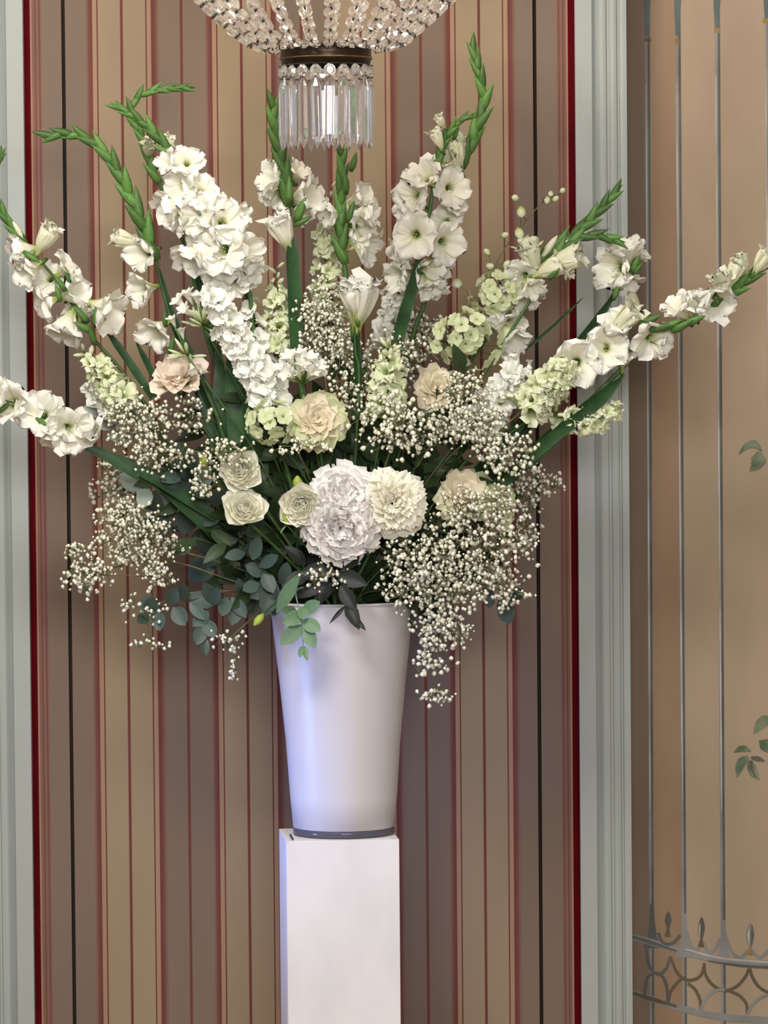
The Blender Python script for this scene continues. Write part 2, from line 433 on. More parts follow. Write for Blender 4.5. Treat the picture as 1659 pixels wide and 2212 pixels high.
# grey fluted pilasters: real profile (pixel from the crimson edge, depth)
prof = [(0, .06), (0, .0), (36, .0), (38, .005), (44, .014), (49, .005), (53, .0), (60, -.002), (66, .0), (69, .006), (72, .006), (76, .0), (83, -.003), (89, .0), (91, .007), (94, .006), (97, .0), (103, -.002), (111, .0), (112, .16)]
def pilaster(px0, sgn, name):
    V, F = [], []
    for z in (0, ZT):
        for dx, dy in prof: V.append((X(px0 + sgn * dx, YT), YT + dy, z))
    n = len(prof)
    for i in range(n - 1): F.append((i, i + 1, n + i + 1, n + i) if sgn > 0 else (i + 1, i, n + i, n + i + 1))
    F.append(tuple(range(n, 2 * n)))
    return struct(obj(name, mk(name, V, F, M['grey_trim'], smooth=False)))
pilaster(1243.5, 1, 'trim_3'); pilaster(51.5, -1, 'trim_4')

# mural on the right wall: flat paint, built as thin shapes on the plaster
v, f = box(X(1340, YM), X(2300, YM), YM - .004, YM + .002, 0, ZT)
mural = struct(obj('wall_right', mk('wall_right', v, f, M['mural'], smooth=False)))
YP = YM - .0045
lay = [0]
def paint(pts, w, mat, name):                # painted stroke of varying width through photo points
    lay[0] += 1; y = YP - lay[0] * 2e-5
    q = catmull([P(a, b, y) for a, b in pts], 6) if len(pts) > 2 else [P(a, b, y) for a, b in pts]
    k = (y + DIST) / FPX; V, F = [], []
    for i, p in enumerate(q):
        d = q[min(i + 1, len(q) - 1)] - q[max(i - 1, 0)]; d.normalize(); n = Vector((-d.z, 0, d.x))
        ww = (interp([(j / (len(w) - 1), a) for j, a in enumerate(w)], i / (len(q) - 1)) if isinstance(w, (list, tuple)) else w) * k / 2
        V += [p + n * ww, p - n * ww, p + n * ww + Vector((0, 6e-4, 0)), p - n * ww + Vector((0, 6e-4, 0))]
    for i in range(len(q) - 1):
        a = i * 4; F += [(a, a + 1, a + 5, a + 4), (a, a + 4, a + 6, a + 2), (a + 1, a + 3, a + 7, a + 5)]
    return obj(name, mk(name, V, F, M[mat], smooth=False), mural)
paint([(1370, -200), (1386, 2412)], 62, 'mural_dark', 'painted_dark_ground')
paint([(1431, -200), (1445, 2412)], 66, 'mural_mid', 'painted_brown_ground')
bars = [((1397, 80), (1409, 2212), -1), ((1463, 78), (1480, 2212), -1), ((1548, 64), (1564, 2212), -1), ((1656, 45), (1674, 2212), 1)]
for (a, b, s) in bars:
    o = paint([(a[0], -200), (b[0], b[1] + 200)], 9, 'iron_mid', 'painted_bar')
    paint([(a[0] + 3, -200), (b[0] + 3, b[1] + 200)], 5, 'iron_dark', 'bar_dark_side')
    paint([(a[0] - 2, a[1] + 100), ((a[0] * .6 + b[0] * .4) - 2, 950), (b[0] * .8 + a[0] * .2 - 2, 1750)], [1.5, 3, 2.5, 3.5, 2], 'iron_pale', 'bar_highlight')
    paint([(a[0] + 2, -200), (a[0] + 1, -40), (a[0], a[1])], [30, 19, 8], 'iron_green', 'painted_spear_tip')
for (a, b) in ((1548, 66), (1654, 45), (1398, 86)):
    paint([(a - 6, b), (a + 8, b)], [10, 13, 10] if a > 1400 else 7, 'gold_paint' if a > 1400 else 'iron_brown', 'painted_gold_ball')
paint([(1462, 84), (1464, 95)], 9, 'gold_paint', 'painted_gold_ball')
for bx, by in ((1409, 2048), (1479, 2068), (1563, 2082)):
    paint([(bx - 1, by - 95), (bx, by - 40), (bx, by)], [9, 12, 20, 40], 'iron_mid' if bx > 1450 else 'iron_dark', 'painted_bar_foot')
# rails
paint([(1340, 2018), (1390, 2030), (1470, 2053), (1560, 2074), (1680, 2085)], [10, 13, 15, 16, 17], 'iron_mid', 'painted_upper_rail')
paint([(1360, 2022), (1400, 2034), (1462, 2055)], [5, 8, 4], 'iron_dark', 'rail_dark_side')
paint([(1530, 2076), (1600, 2086), (1680, 2091)], [3, 6, 6], 'iron_dark', 'rail_dark_side')
paint([(1480, 2050), (1560, 2070), (1680, 2080)], [3, 5, 4], 'iron_pale', 'rail_highlight')
paint([(1340, 2138), (1390, 2152), (1470, 2178), (1560, 2197), (1680, 2206)], [10, 13, 14, 15, 16], 'iron_mid', 'painted_lower_rail')
paint([(1360, 2143), (1400, 2156), (1462, 2174)], [6, 10, 6], 'iron_brown', 'rail_dark_side')
# scallops between the bars
for q in ([(1422, 2015), (1430, 2034), (1443, 2040), (1455, 2036), (1470, 2020)], [(1482, 2010), (1492, 2040), (1505, 2052), (1518, 2036), (1531, 2058), (1545, 2050), (1556, 2028)],
          [(1566, 2020), (1580, 2055), (1600, 2068), (1620, 2052), (1640, 2068), (1659, 2055), (1672, 2030)]):
    paint(q, 7, 'iron_mid' if q[0][0] > 1450 else 'iron_dark', 'painted_scallop')
for (a, b, c, m) in ((1443, 1968, 2006, 'iron_brown'), (1515, 1980, 2028, 'iron_brown'), (1621, 1993, 2045, 'iron_mid')):
    paint([(a, b), (a - 1, (b + c) / 2), (a, c)], [1, 13, 18, 14, 5] if a > 1600 else [1, 8, 13, 10, 3], m, 'painted_flame_finial')
    paint([(a + 3, b + 3), (a + 4, (b + c) / 2), (a + 2, c)], [1, 5, 8, 5, 2], 'iron_dark', 'finial_dark_side')
    if a > 1500: paint([(a - 3, b + 14), (a - 4, (b + c) / 2 + 4), (a - 3, c - 6)], [1, 4, 3, 1], 'iron_pale', 'finial_highlight')
    paint([(a, c), (a - 1, c + 18)], [5, 9, 6, 14], 'gold_paint' if a > 1600 else 'iron_brown', 'finial_neck')
# interlaced arcs between the rails
for q, m in (([(1521, 2080), (1524, 2105), (1540, 2128), (1566, 2140), (1592, 2130), (1610, 2110), (1618, 2092)], 'iron_brown'),
             ([(1521, 2085), (1515, 2105), (1500, 2116), (1480, 2116), (1462, 2100), (1448, 2066)], 'iron_brown'),
             ([(1448, 2066), (1440, 2090), (1425, 2105), (1412, 2100)], 'iron_dark'), ([(1412, 2100), (1402, 2085), (1396, 2050)], 'iron_dark'),
             ([(1620, 2092), (1626, 2112), (1642, 2134), (1672, 2150)], 'iron_brown'),
             ([(1514, 2180), (1512, 2160), (1502, 2138), (1486, 2124)], 'iron_brown'), ([(1514, 2180), (1525, 2155), (1545, 2140), (1566, 2138)], 'iron_mid'),
             ([(1614, 2190), (1612, 2168), (1596, 2150), (1570, 2138)], 'iron_brown'), ([(1614, 2190), (1630, 2165), (1650, 2152), (1675, 2142)], 'iron_mid'),
             ([(1443, 2165), (1450, 2140), (1470, 2116), (1482, 2112)], 'iron_brown'), ([(1443, 2165), (1440, 2130), (1430, 2108), (1420, 2100)], 'iron_dark'),
             ([(1392, 2150), (1398, 2115), (1412, 2100)], 'iron_dark')):
    paint(q, [6, 7, 6], m, 'painted_arc')
# painted leaves
for q, w_, m in (([(1596, 982), (1612, 964), (1630, 960), (1646, 974)], [1, 14, 18, 3], 'mural_leaf'), ([(1641, 976), (1636, 1000), (1620, 1018)], [10, 34, 22, 2], 'mural_leaf'),
                 ([(1585, 1625), (1603, 1617), (1622, 1622)], [2, 12, 14, 3], 'mural_leaf'), ([(1616, 1634), (1600, 1650), (1592, 1678)], [8, 20, 18, 3], 'mural_leaf'),
                 ([(1622, 1636), (1640, 1640), (1652, 1644)], [4, 12, 8, 1], 'mural_leaf_dark'), ([(1620, 1642), (1626, 1665), (1640, 1684)], [10, 20, 18, 2], 'mural_leaf'),
                 ([(1622, 1644), (1624, 1660), (1634, 1682)], [6, 8, 6, 1], 'mural_leaf_dark'),
                 ([(1628, 1585), (1645, 1562), (1668, 1550)], [1, 20, 26, 10], 'mural_leaf'), ([(1640, 1600), (1656, 1610), (1680, 1612)], [2, 26, 30, 8], 'mural_leaf')):
    paint(q, w_, m, 'painted_leaf')

# ---------------------------------------------------------------- pedestal and vase
pc = P(731, 1801, 0.0); PW = .279 / 2
ped = obj('pedestal', None, None, Matrix.Translation((pc.x, pc.y, 0)) @ Matrix.Rotation(rad(5), 4, 'Z'))
ped['label'] = 'tall square white pedestal carrying the vase, scuffed on its front'; ped['category'] = 'pedestal'
def lbox(name, b, mat, parent, bev=0):
    v, f = box(*b); me = mk(name, v, f, mat, smooth=False)
    o = obj(name, me, parent, WM[parent.name].copy())
    if bev:
        m = o.modifiers.new('b', 'BEVEL'); m.width = bev; m.segments = 2
    return o
zt = pc.z
lbox('front_panel', (-PW + .0008, PW, -PW, -PW + .016, 0, zt - .0005), M['pedestal_front'], ped, .0012)
lbox('back_panel', (-PW, PW, PW - .016, PW, 0, zt - .0005), M['pedestal'], ped, .0012)
lbox('side_panel', (-PW, -PW + .016, -PW + .0163, PW - .0163, 0, zt - .0005), M['pedestal'], ped, .0012)
lbox('side_panel', (PW - .016, PW, -PW + .0163, PW - .0163, 0, zt - .0005), M['pedestal'], ped, .0012)
lbox('top_panel', (-PW + .0165, PW - .0165, -PW + .0165, PW - .0165, zt - .016, zt), M['pedestal'], ped)
lbox('black_mark', (-PW + .0165, -PW + .0195, -PW + .0165, -PW + .12, zt, zt + .004), M['mark'], ped)  # short thin black strip along the front left edge of the top

vc = P(743, 1801, 0.0)
vase = thing('vase', 'tall flared frosted white vase on the pedestal, holding the flowers', 'vase', (vc.x, 0, zt + .0002))
k = KS
H = lambda py: (P(743, py, 0).z - zt)
outer = [(110 * k, H(1784)), (116 * k, H(1720)), (124 * k, H(1600)), (137 * k, H(1470)), (152 * k, H(1335)), (158 * k, H(1298))]
prof_v = [(0.001, H(1784.5)), (108 * k, H(1785))] + outer + [(156.5 * k, H(1296)), (154 * k, H(1299))] + [(r - .004, z) for r, z in reversed(outer[1:5])] + [(100 * k, H(1775)), (0.001, H(1775))]
V, F = lathe(prof_v, 64)
obj('vase_body', mk('vase_body', V, F, M['vase']), vase, WM[vase.name].copy())
hb = H(1785.5)
V, F = lathe([(0.001, 0), (106 * k, 0), (110 * k, .004), (110 * k, hb - .003), (108 * k, hb), (0.001, hb)], 64)
o = obj('glass_base', mk('glass_base', V, F, M['clear']), vase, WM[vase.name].copy()); o['label'] = 'thick clear glass base'
V, F = lathe([(156 * k, H(1297)), (159 * k, H(1297)), (159 * k, H(1302)), (156 * k, H(1302))], 64, True)
obj('vase_rim', mk('vase_rim', V, F, M['vase']), vase, WM[vase.name].copy())

# ---------------------------------------------------------------- chandelier
YC = -0.62; KC = (YC + DIST) / FPX
cc = P(704, 118, YC)
ch = thing('chandelier', 'crystal chandelier with beaded basket, dark bronze ring and hanging prisms', 'chandelier', cc)
cz = lambda py: P(704, py, YC).z - cc.z
CM = WM[ch.name]
V, F = lathe([(92 * KC, cz(97)), (99 * KC, cz(96)), (100 * KC, cz(101)), (98 * KC, cz(105)), (98 * KC, cz(120)), (99 * KC, cz(123)), (95 * KC, cz(140)), (89 * KC, cz(142)), (89 * KC, cz(102))], 64, True)
obj('ring', mk('ring', V, F, M['bronze']), ch, CM.copy())
V, F = lathe([(98 * KC, cz(125)), (100 * KC, cz(125.5)), (100.8 * KC, cz(127)), (100 * KC, cz(128.5)), (98 * KC, cz(129))], 64, True)
o = obj('ring_band', mk('ring_band', V, F, M['brass']), ch, CM.copy()); o['label'] = 'brass band of the dark ring'
# bead: faceted octagonal crystal with two dark pins
def bead_mesh(name, w, h, d, n=8):
    A = Acc(); V = []; 
    for s, rr in ((-1, .55), (0, 1), (1, .55)):
        for k in range(n):
            a = 2 * math.pi * (k + .5) / n; V.append((w * rr * math.cos(a), s * d, h * rr * math.sin(a)))
    F = [tuple(range(n)), tuple(range(3 * n - 1, 2 * n - 1, -1))]
    for i in range(2):
        for k in range(n): F.append((i * n + k, i * n + n + k, i * n + n + (k + 1) % n, i * n + (k + 1) % n))
    A.add(V, F, 0)
    for s in (-1, 1):
        v, f = box(-w * .10, w * .10, -d * .95, d * .95, s * h * .93 - h * .08, s * h * .93 + h * .08); A.add(v, f, 1)
    return mk(name, A.V, A.F, [M['crystal'], M['pin']], A.I, smooth=False)
BEAD = bead_mesh('crystal_bead', 14.5 * KC, 17.5 * KC, 8 * KC)
OCT = bead_mesh('octagon_bead', 13 * KC, 14 * KC, 6 * KC)
n = 6; V = []
tabp = [(0, .25), (.05, .55), (.12, 1.0), (.80, 1.0), (.90, .7), (1.0, .02)]
for u, s in tabp:
    for kx in range(n):
        a = 2 * math.pi * kx / n; V.append((11.5 * KC * s * math.cos(a), 7 * KC * s * math.sin(a), -u * 152 * KC))
F = [(i * n + kx, (i + 1) * n + kx, (i + 1) * n + (kx + 1) % n, i * n + (kx + 1) % n) for i in range(len(tabp) - 1) for kx in range(n)] + [tuple(range(n))]
PRISM = mk('prism_drop', V, F, M['prism'], smooth=False)
NP = 20
for i in range(NP):
    a = 2 * math.pi * (i + .3) / NP; d = Vector((math.cos(a), math.sin(a), 0))
    rr = 97 * KC; base = cc + d * rr
    jit = R.uniform(-2, 2)
    mz = Matrix.Rotation(a + math.pi / 2, 4, 'Z')
    obj('octagon_bead', OCT, ch, Matrix.Translation(base + Vector((0, 0, cz(156 + jit)))) @ mz)
    obj('prism_drop', PRISM, ch, Matrix.Translation(base + Vector((0, 0, cz(172 + jit)))) @ mz @ Matrix.Rotation(R.uniform(-.3, .3), 4, 'Z') @ Matrix.Rotation(R.uniform(-.03, .03), 4, 'Y'))
prb = [(100, 97), (126, 104), (167, 93), (214, 54), (262, 8), (300, -45), (330, -110), (340, -150)]
crv = catmull([Vector((r * KC, 0, cz(y))) for r, y in prb], 10)
ln = [0]
for a, b in zip(crv, crv[1:]): ln.append(ln[-1] + (b - a).length)
def along(c, l, s):
    for i in range(len(c) - 1):
        if s <= l[i + 1]: break
    t = (s - l[i]) / max(1e-9, l[i + 1] - l[i]); return c[i].lerp(c[i + 1], t), (c[i + 1] - c[i]).normalized()
NS, step = 27, 33 * KC
nb = int(ln[-1] / step)
for s in range(NS):
    a = 2 * math.pi * (s + .5) / NS; rz_ = Matrix.Rotation(a, 3, 'Z'); pts = []
    for b in range(nb):
        p, t = along(crv, ln, (b + .5) * step); nr = Vector((0, -1, 0)).cross(t)      # outward normal in the profile plane
        nr = Vector((t.z, 0, -t.x))
        z = rz_ @ t; y = rz_ @ nr; xx = y.cross(z)
        m = Matrix((xx, y, z)).transposed() @ Matrix.Rotation(R.uniform(-.5, .5), 3, 'Z')
        g = .8 + .35 * min(1, b / 5)
        obj('crystal_bead', BEAD, ch, Matrix.Translation(cc + rz_ @ p) @ (m * g).to_4x4())
A = Acc()
for s in range(NS):
    rz_ = Matrix.Rotation(2 * math.pi * (s + .5) / NS, 3, 'Z')
    v, f = tube([rz_ @ p for p in crv[::4]], .0006, 3); A.add(v, f)
obj('strand_wires', mk('strand_wires', A.V, A.F, M['pin'], smooth=False), ch, CM.copy())
V, F = lathe([(335 * KC, cz(-150)), (345 * KC, cz(-150)), (345 * KC, cz(-175)), (335 * KC, cz(-175))], 64, True)
obj('upper_ring', mk('upper_ring', V, F, M['bronze']), ch, CM.copy())
V, F = tube([(0, 0, cz(-160)), (0, 0, ZT - cc.z)], .012, 10)
A = Acc(); A.add(V, F)
for kx in range(3):
    a = kx * 2.094; v, f = tube([(0, 0, cz(-162)), (338 * KC * math.cos(a), 338 * KC * math.sin(a), cz(-162))], .006, 6); A.add(v, f)
obj('rod', mk('rod', A.V, A.F, M['bronze']), ch, CM.copy())
V, F = lathe([(.001, -.02), (.02, 0), (.024, .03), (.012, .055), (.001, .06)], 12)
BULB = mk('bulb', V, F, M['bulb'])
for kx in range(6):
    a = kx * 1.047 + .3
    obj('bulb', BULB, ch, CM @ Matrix.Translation((.20 * math.cos(a), .20 * math.sin(a), cz(-130))))

# ---------------------------------------------------------------- flowers
def base_pt():
    a = R.uniform(0, 6.28); r = math.sqrt(R.random()) * .085
    return Vector((vc.x + r * math.cos(a), r * math.sin(a), zt + H(1440) + R.uniform(-.03, .03)))

def spine(pts, y1, y0=0.0, n=8):
    """photo points, base to tip -> smooth curve in the room that starts inside the vase and runs out to depth y1"""
    b = base_pt(); L = [0]
    m = P(735, 1300, 0)
    full = [(735, 1300)] + list(pts)
    for a, c in zip(full, full[1:]): L.append(L[-1] + math.hypot(a[0] - c[0], a[1] - c[1]))
    q = [b]
    for (px, py), l in zip(full[1:], L[1:]):
        q.append(P(px, py, y0 + (y1 - y0) * (l / L[-1]) ** .8))
    # pass through the mouth
    t0 = q[1]; mm = Vector((vc.x + max(-.11, min(.11, (t0.x - vc.x) * .28)), max(-.1, min(.1, t0.y * .5)), zt + H(1297)))
    q.insert(1, mm)
    return catmull(q, n)

def stem_part(root, c, r0, r1, mat='stem', name='stem', sides=6):
    n = len(c)
    V, F = tube(c, [r0 + (r1 - r0) * i / (n - 1) for i in range(n)], sides)
    return wpart(name, V, F, M[mat], root)

def nearest(c, p, skip=0):
    best = min(range(skip, len(c)), key=lambda i: (c[i].x - p.x) ** 2 + (c[i].z - p.z) ** 2)
    return best

def sword(root, pts, w, y0, y1, mat='blade', name='leaf', tw=.5):
    """long blade leaf through photo points"""
    L = [0]
    for a, c in zip(pts, pts[1:]): L.append(L[-1] + math.hypot(a[0] - c[0], a[1] - c[1]))
    q = catmull([P(px, py, y0 + (y1 - y0) * l / L[-1]) for (px, py), l in zip(pts, L)], 8)
    V, F = [], []; n = len(q)
    for i, p in enumerate(q):
        d = (q[min(i + 1, n - 1)] - q[max(i - 1, 0)]).normalized()
        s = d.cross(Vector((math.sin(tw), -math.cos(tw), 0))).normalized(); u = i / (n - 1)
        nn = s.cross(d)
        hw = w * KS / 2 * interp([(0, .75), (.3, 1), (.7, .85), (.92, .35), (1, .02)], u)
        V += [p + s * hw + nn * hw * .3, p, p - s * hw + nn * hw * .3]
    for i in range(n - 1):
        for j in range(2): F.append((i * 3 + j, i * 3 + j + 1, i * 3 + j + 4, i * 3 + j + 3))
    return wpart(name, V, F, M[mat], root)

def gladiolus(label, pts, y1, florets=(), bud_from=None, bracts=(), leaves=(), r=5.0, bud_len=46, group='gladiolus stems in the vase', wb=0):
    c = spine(pts, y1)
    root = thing('gladiolus', label, 'flower', c[0], group)
    stem_part(root, c, r * KS, 1.8 * KS)
    # green buds down from the tip
    if bud_from is not None:
        tot = [0]
        for a, b in zip(c, c[1:]): tot.append(tot[-1] + (b - a).length)
        i0 = nearest(c, P(bud_from[0], bud_from[1], y1), len(c) // 2); s = tot[i0]; side = 1; nbud = 0
        while s < tot[-1] - 8 * KS:
            p, t = along(c, tot, s); u = (s - tot[i0]) / max(1e-6, tot[-1] - tot[i0])
            bl = bud_len * KS * (1.12 - .45 * u)
            sd = t.cross(Vector((0, 1, 0))).normalized() * side
            d = (t * 1.0 + sd * R.uniform(.10, .24) + Vector((0, R.uniform(-.22, .08), 0))).normalized()
            if nbud < wb:
                obj('opening_bud', BUD_W, root, frame(d, sd, 0, p + sd * 3 * KS - d * .1 * bl, (bl * .8, bl * .8, bl * 1.1)))
            obj('bud', BUD, root, frame(d, sd, math.pi / 2, p - d * .25 * bl, (bl * 1.15, bl * 1.05, bl * 1.08)))
            s += bl * .38; side = -side; nbud += 1
        t = (c[-1] - c[-2]).normalized()
        obj('bud', BUD, root, frame(t, None, 0, c[-1] - t * 30 * KS, (34 * KS, 34 * KS, 40 * KS)))
    for fl in florets:
        px, py, sz, kd = fl[:4]; tow = fl[4] if len(fl) > 4 else -.045
        i = nearest(c, P(px, py, y1), len(c) // 3); a = c[i]
        ctr = P(px, py, a.y + tow)
        dirv = ctr - a
        if len(fl) > 5: dirv = Vector((fl[5][0], fl[5][2], -fl[5][1]))        # (right, down, away)
        else: dirv = dirv + (c[min(i + 2, len(c) - 1)] - a).normalized() * .012
        dirv.normalize()
        ms, diam, zm = GK[kd]; s = sz * KS / diam
        mw = frame(dirv, None, R.uniform(0, 6.28), ctr - dirv * s * zm, s)
        nm = {'o': 'floret', 'h': 'floret', 't': 'floret', 'c': 'half_open_floret'}[kd]
        o = obj(nm, R.choice(ms), root, mw)
        obj('calyx', CALYX, o, frame(dirv, None, R.uniform(0, 6), ctr - dirv * s * (zm + .06), (s * .75, s * .75, s * .5)))
    for (px, py, dx, dy, l) in bracts:
        a = P(px, py, c[nearest(c, P(px, py, y1), len(c) // 3)].y - .05); d = Vector((dx, -.25, -dy)).normalized()
        obj('bract', CALYX, root, frame(d, None, R.uniform(0, 6), a - d * l * KS * .5, (l * KS * 1.6, l * KS * 1.6, l * KS)))
    for lf in leaves: sword(root, *lf)
    return root

# --- gladioli, left to right
gladiolus('gladiolus at the upper left edge, its white florets seen from behind with green bracts', [(430, 1080), (330, 900), (262, 800), (205, 735), (165, 670), (118, 600), (70, 545), (25, 490), (-8, 430), (-14, 380), (6, 325)], -.12,
          [(98, 515, 52, 'c', -.02), (40, 545, 76, 'h', -.01), (55, 585, 76, 'h', -.03), (148, 580, 84, 'o', -.01, (.9, -.5, -.2)), (105, 600, 70, 'o', .02, (-.2, -.3, -.9)), (95, 655, 88, 'o', -.02, (-.9, .3, -.35)), (165, 630, 78, 'h', -.02, (.8, -.3, -.5)), (140, 715, 90, 'h', -.03, (-.35, .9, -.3)), (185, 665, 60, 'h', .0), (235, 672, 94, 'h', -.03, (.8, .35, -.4)), (160, 690, 70, 'o', .03, (0, .3, -.9))],
          (60, 535), [(68, 556, .8, .6, 44), (130, 610, -.5, -.8, 44), (125, 632, -.3, -.9, 40), (145, 594, -.3, -.9, 38), (175, 680, -.6, -.6, 48), (205, 685, -.1, -1, 46), (180, 708, -.8, -.3, 48), (200, 725, -.2, -.9, 44)],
          [([(330, 860), (270, 770), (225, 708)], 20, .02, 0), ([(350, 850), (320, 790), (292, 735)], 16, .04, .03)], wb=2)
gladiolus('gladiolus lying lowest at the left edge, creamy florets beside the crimson border', [(520, 1190), (400, 1095), (270, 1012), (190, 960), (110, 910), (30, 872), (-50, 845)], -.16,
          [(20, 868, 84, 'h', -.03), (92, 893, 96, 'o', -.05), (150, 930, 104, 'o', -.06, (.3, .25, -.9)), (60, 890, 70, 'o', -.02), (128, 945, 84, 'h', -.03, (-.1, .9, -.3)), (192, 938, 56, 't', -.04), (-20, 850, 80, 'h')],
          None, [(6, 882, -.6, .5, 34), (92, 912, .6, .3, 36)],
          [([(470, 1120), (330, 1030), (180, 962)], 30, -.08, -.15), ([(520, 1200), (430, 1120), (330, 1040)], 34, -.06, -.1), ([(300, 1030), (230, 985), (175, 962)], 24, -.13, -.16)])
gladiolus('gladiolus with a long green tip bending far left and four loose white florets', [(500, 980), (470, 900), (430, 810), (400, 750), (370, 690), (350, 620), (336, 560), (312, 490), (282, 425), (255, 372), (215, 318), (160, 290), (95, 294)], -.05,
          [(272, 518, 46, 'c', -.01, (-.8, -.3, -.3)), (305, 548, 76, 'h', -.03, (-.6, .2, -.7)), (303, 628, 72, 'h', -.03, (-.75, .2, -.6)), (332, 720, 82, 'h', -.03, (-.6, .5, -.6))],
          (330, 545), [(372, 745, .3, -1, 40), (355, 690, -.2, -1, 34)],
          [([(455, 880), (420, 790), (372, 690), (345, 580)], 24, 0, -.04), ([(470, 900), (440, 830), (400, 755), (380, 700)], 18, .01, 0)], bud_len=72, r=6)
gladiolus('gladiolus whose thin green tip arches over to the right at the upper left', [(470, 800), (430, 650), (395, 520), (350, 410), (330, 365), (310, 303), (286, 252), (294, 214), (340, 194), (415, 189)], .08,
          [(322, 322, 34, 'c', -.02), (352, 310, 34, 'c', -.02)], (338, 385), [], [([(460, 760), (430, 620), (400, 540)], 26, .06, .08)], bud_len=50)
gladiolus('largest gladiolus spike, crowded with white florets facing forward at upper left', [(560, 780), (540, 640), (512, 560), (470, 480), (425, 410), (395, 360), (368, 330), (335, 290), (300, 258), (247, 226)], -.10,
          [(405, 348, 72, 'o'), (362, 350, 56, 'h', -.03, (-.6, -.3, -.6)), (388, 402, 86, 'o'), (432, 412, 80, 'o', -.05), (360, 452, 82, 'h', -.03, (-.8, .3, -.4)), (430, 465, 92, 'o', -.06), (482, 478, 96, 'o', -.06), (452, 436, 76, 'o', -.03), (525, 465, 50, 'h', -.02, (.8, 0, -.5)), (412, 560, 86, 'h', -.05, (-.5, .7, -.5)), (480, 540, 110, 'o', -.075), (436, 515, 96, 'o', -.05), (530, 545, 92, 'o', -.05, (.5, .1, -.8)), (470, 590, 84, 'o', -.05, (-.1, .5, -.8)), (540, 585, 70, 'h', -.04, (.5, .5, -.6)), (500, 610, 80, 'o', -.04, (0, .4, -.9)), (385, 478, 60, 'h', -.04)],
          (375, 338), [], [([(560, 800), (545, 700), (530, 620)], 26, 0, 0)], bud_len=56, r=6)
gladiolus('gladiolus left of the hanging prisms, its thick green spike rising in front of florets', [(660, 900), (640, 760), (634, 670), (630, 560), (626, 470), (616, 390), (604, 330), (592, 270), (588, 212)], -.06,
          [(583, 385, 80, 'h', -.0, (-.8, -.2, -.4)), (600, 420, 70, 'o', .02, (-.5, 0, -.8)), (668, 425, 84, 'h', -.01, (.8, -.1, -.5)), (606, 492, 66, 't', -.03, (-.35, -.9, -.3)), (645, 370, 52, 'h', .02, (.4, -.6, -.5)), (655, 455, 66, 'o', .01, (.7, .3, -.6)), (575, 420, 52, 'h', .01, (-.8, .4, -.3))],
          (622, 430), [(648, 452, .3, -1, 60), (625, 410, 0, -1, 60), (655, 478, .9, -.4, 44)],
          [([(640, 800), (636, 670), (630, 560), (628, 500)], 36, -.05, -.07)], bud_len=72, r=8)
gladiolus('gladiolus right of the dark ring, green spike ending behind the prisms', [(800, 900), (775, 760), (748, 600), (738, 520), (735, 450), (738, 380), (738, 330), (732, 285)], -.04,
          [(785, 425, 66, 'h', -.0, (.8, -.4, -.4)), (800, 460, 62, 'h', -.01, (.9, 0, -.4)), (782, 490, 82, 'o', .0, (.7, .1, -.6)), (798, 535, 80, 'h', -.02, (.8, .3, -.4)), (712, 465, 56, 'h', .0, (-.8, .1, -.5)), (770, 455, 70, 'o', .02, (.4, -.2, -.9)), (775, 530, 60, 'o', .0)],
          (740, 560), [(758, 458, .4, -1, 50), (765, 350, .4, -1, 44), (748, 395, 0, -1, 50)], [], bud_len=62, r=8)
gladiolus('short gladiolus with one closed white trumpet above the gypsophila at the centre', [(775, 850), (768, 760), (765, 690)], -.14,
          [(777, 640, 90, 't', -.01, (.12, -.95, -.3)), (760, 640, 60, 't', -.03, (-.2, -.95, -.3))], None, [], [([(775, 850), (770, 760), (768, 680)], 20, -.1, -.14)])
gladiolus('gladiolus right of centre whose bare tip curls to the right, florets in two columns', [(840, 800), (862, 690), (892, 600), (912, 520), (928, 455), (937, 395), (948, 340), (962, 300), (985, 268), (1022, 246)], -.10,
          [(915, 375, 76, 'h', -.04, (-.4, -.5, -.7)), (890, 420, 88, 'o', -.03, (-.6, -.1, -.7)), (896, 508, 98, 'o', -.06, (-.15, .1, -1)), (880, 460, 70, 'h', -.01, (-.8, .2, -.5)), (868, 545, 70, 'h', -.01, (-.7, .5, -.5)), (858, 600, 68, 'h', .02, (-.7, .3, -.5)), (925, 590, 70, 'h', .0, (.5, .3, -.7)), (930, 622, 56, 'h', .0, (.4, .7, -.5)), (885, 620, 56, 'h', .03), (952, 262, 24, 'c', -.02), (945, 300, 34, 'c', -.02, (-.4, -.9, -.2))],
          (946, 372), [], [([(850, 780), (872, 680), (895, 600), (905, 550)], 30, -.08, -.1)], bud_len=44, r=7)
gladiolus('tallest gladiolus, its bright green tip reaching highest at the upper right', [(880, 780), (915, 660), (945, 560), (970, 460), (990, 380), (1008, 335), (1030, 275), (1046, 220), (1036, 160), (1019, 95)], -.03,
          [(988, 330, 46, 'c', -.03, (-.2, -.95, -.2)), (978, 352, 50, 'c', -.03), (975, 405, 84, 'o', -.05, (.3, 0, -.9)), (985, 440, 56, 'h', -.03), (965, 470, 70, 'o', -.02), (962, 525, 92, 'o', -.04, (.4, .2, -.85)), (945, 580, 66, 'h', -.0, (.3, .6, -.6)), (940, 620, 60, 'h', .0, (.2, .7, -.6)), (992, 300, 34, 'c', -.02)],
          (1003, 348), [(985, 285, .3, -1, 34)], [], bud_len=66, r=6)
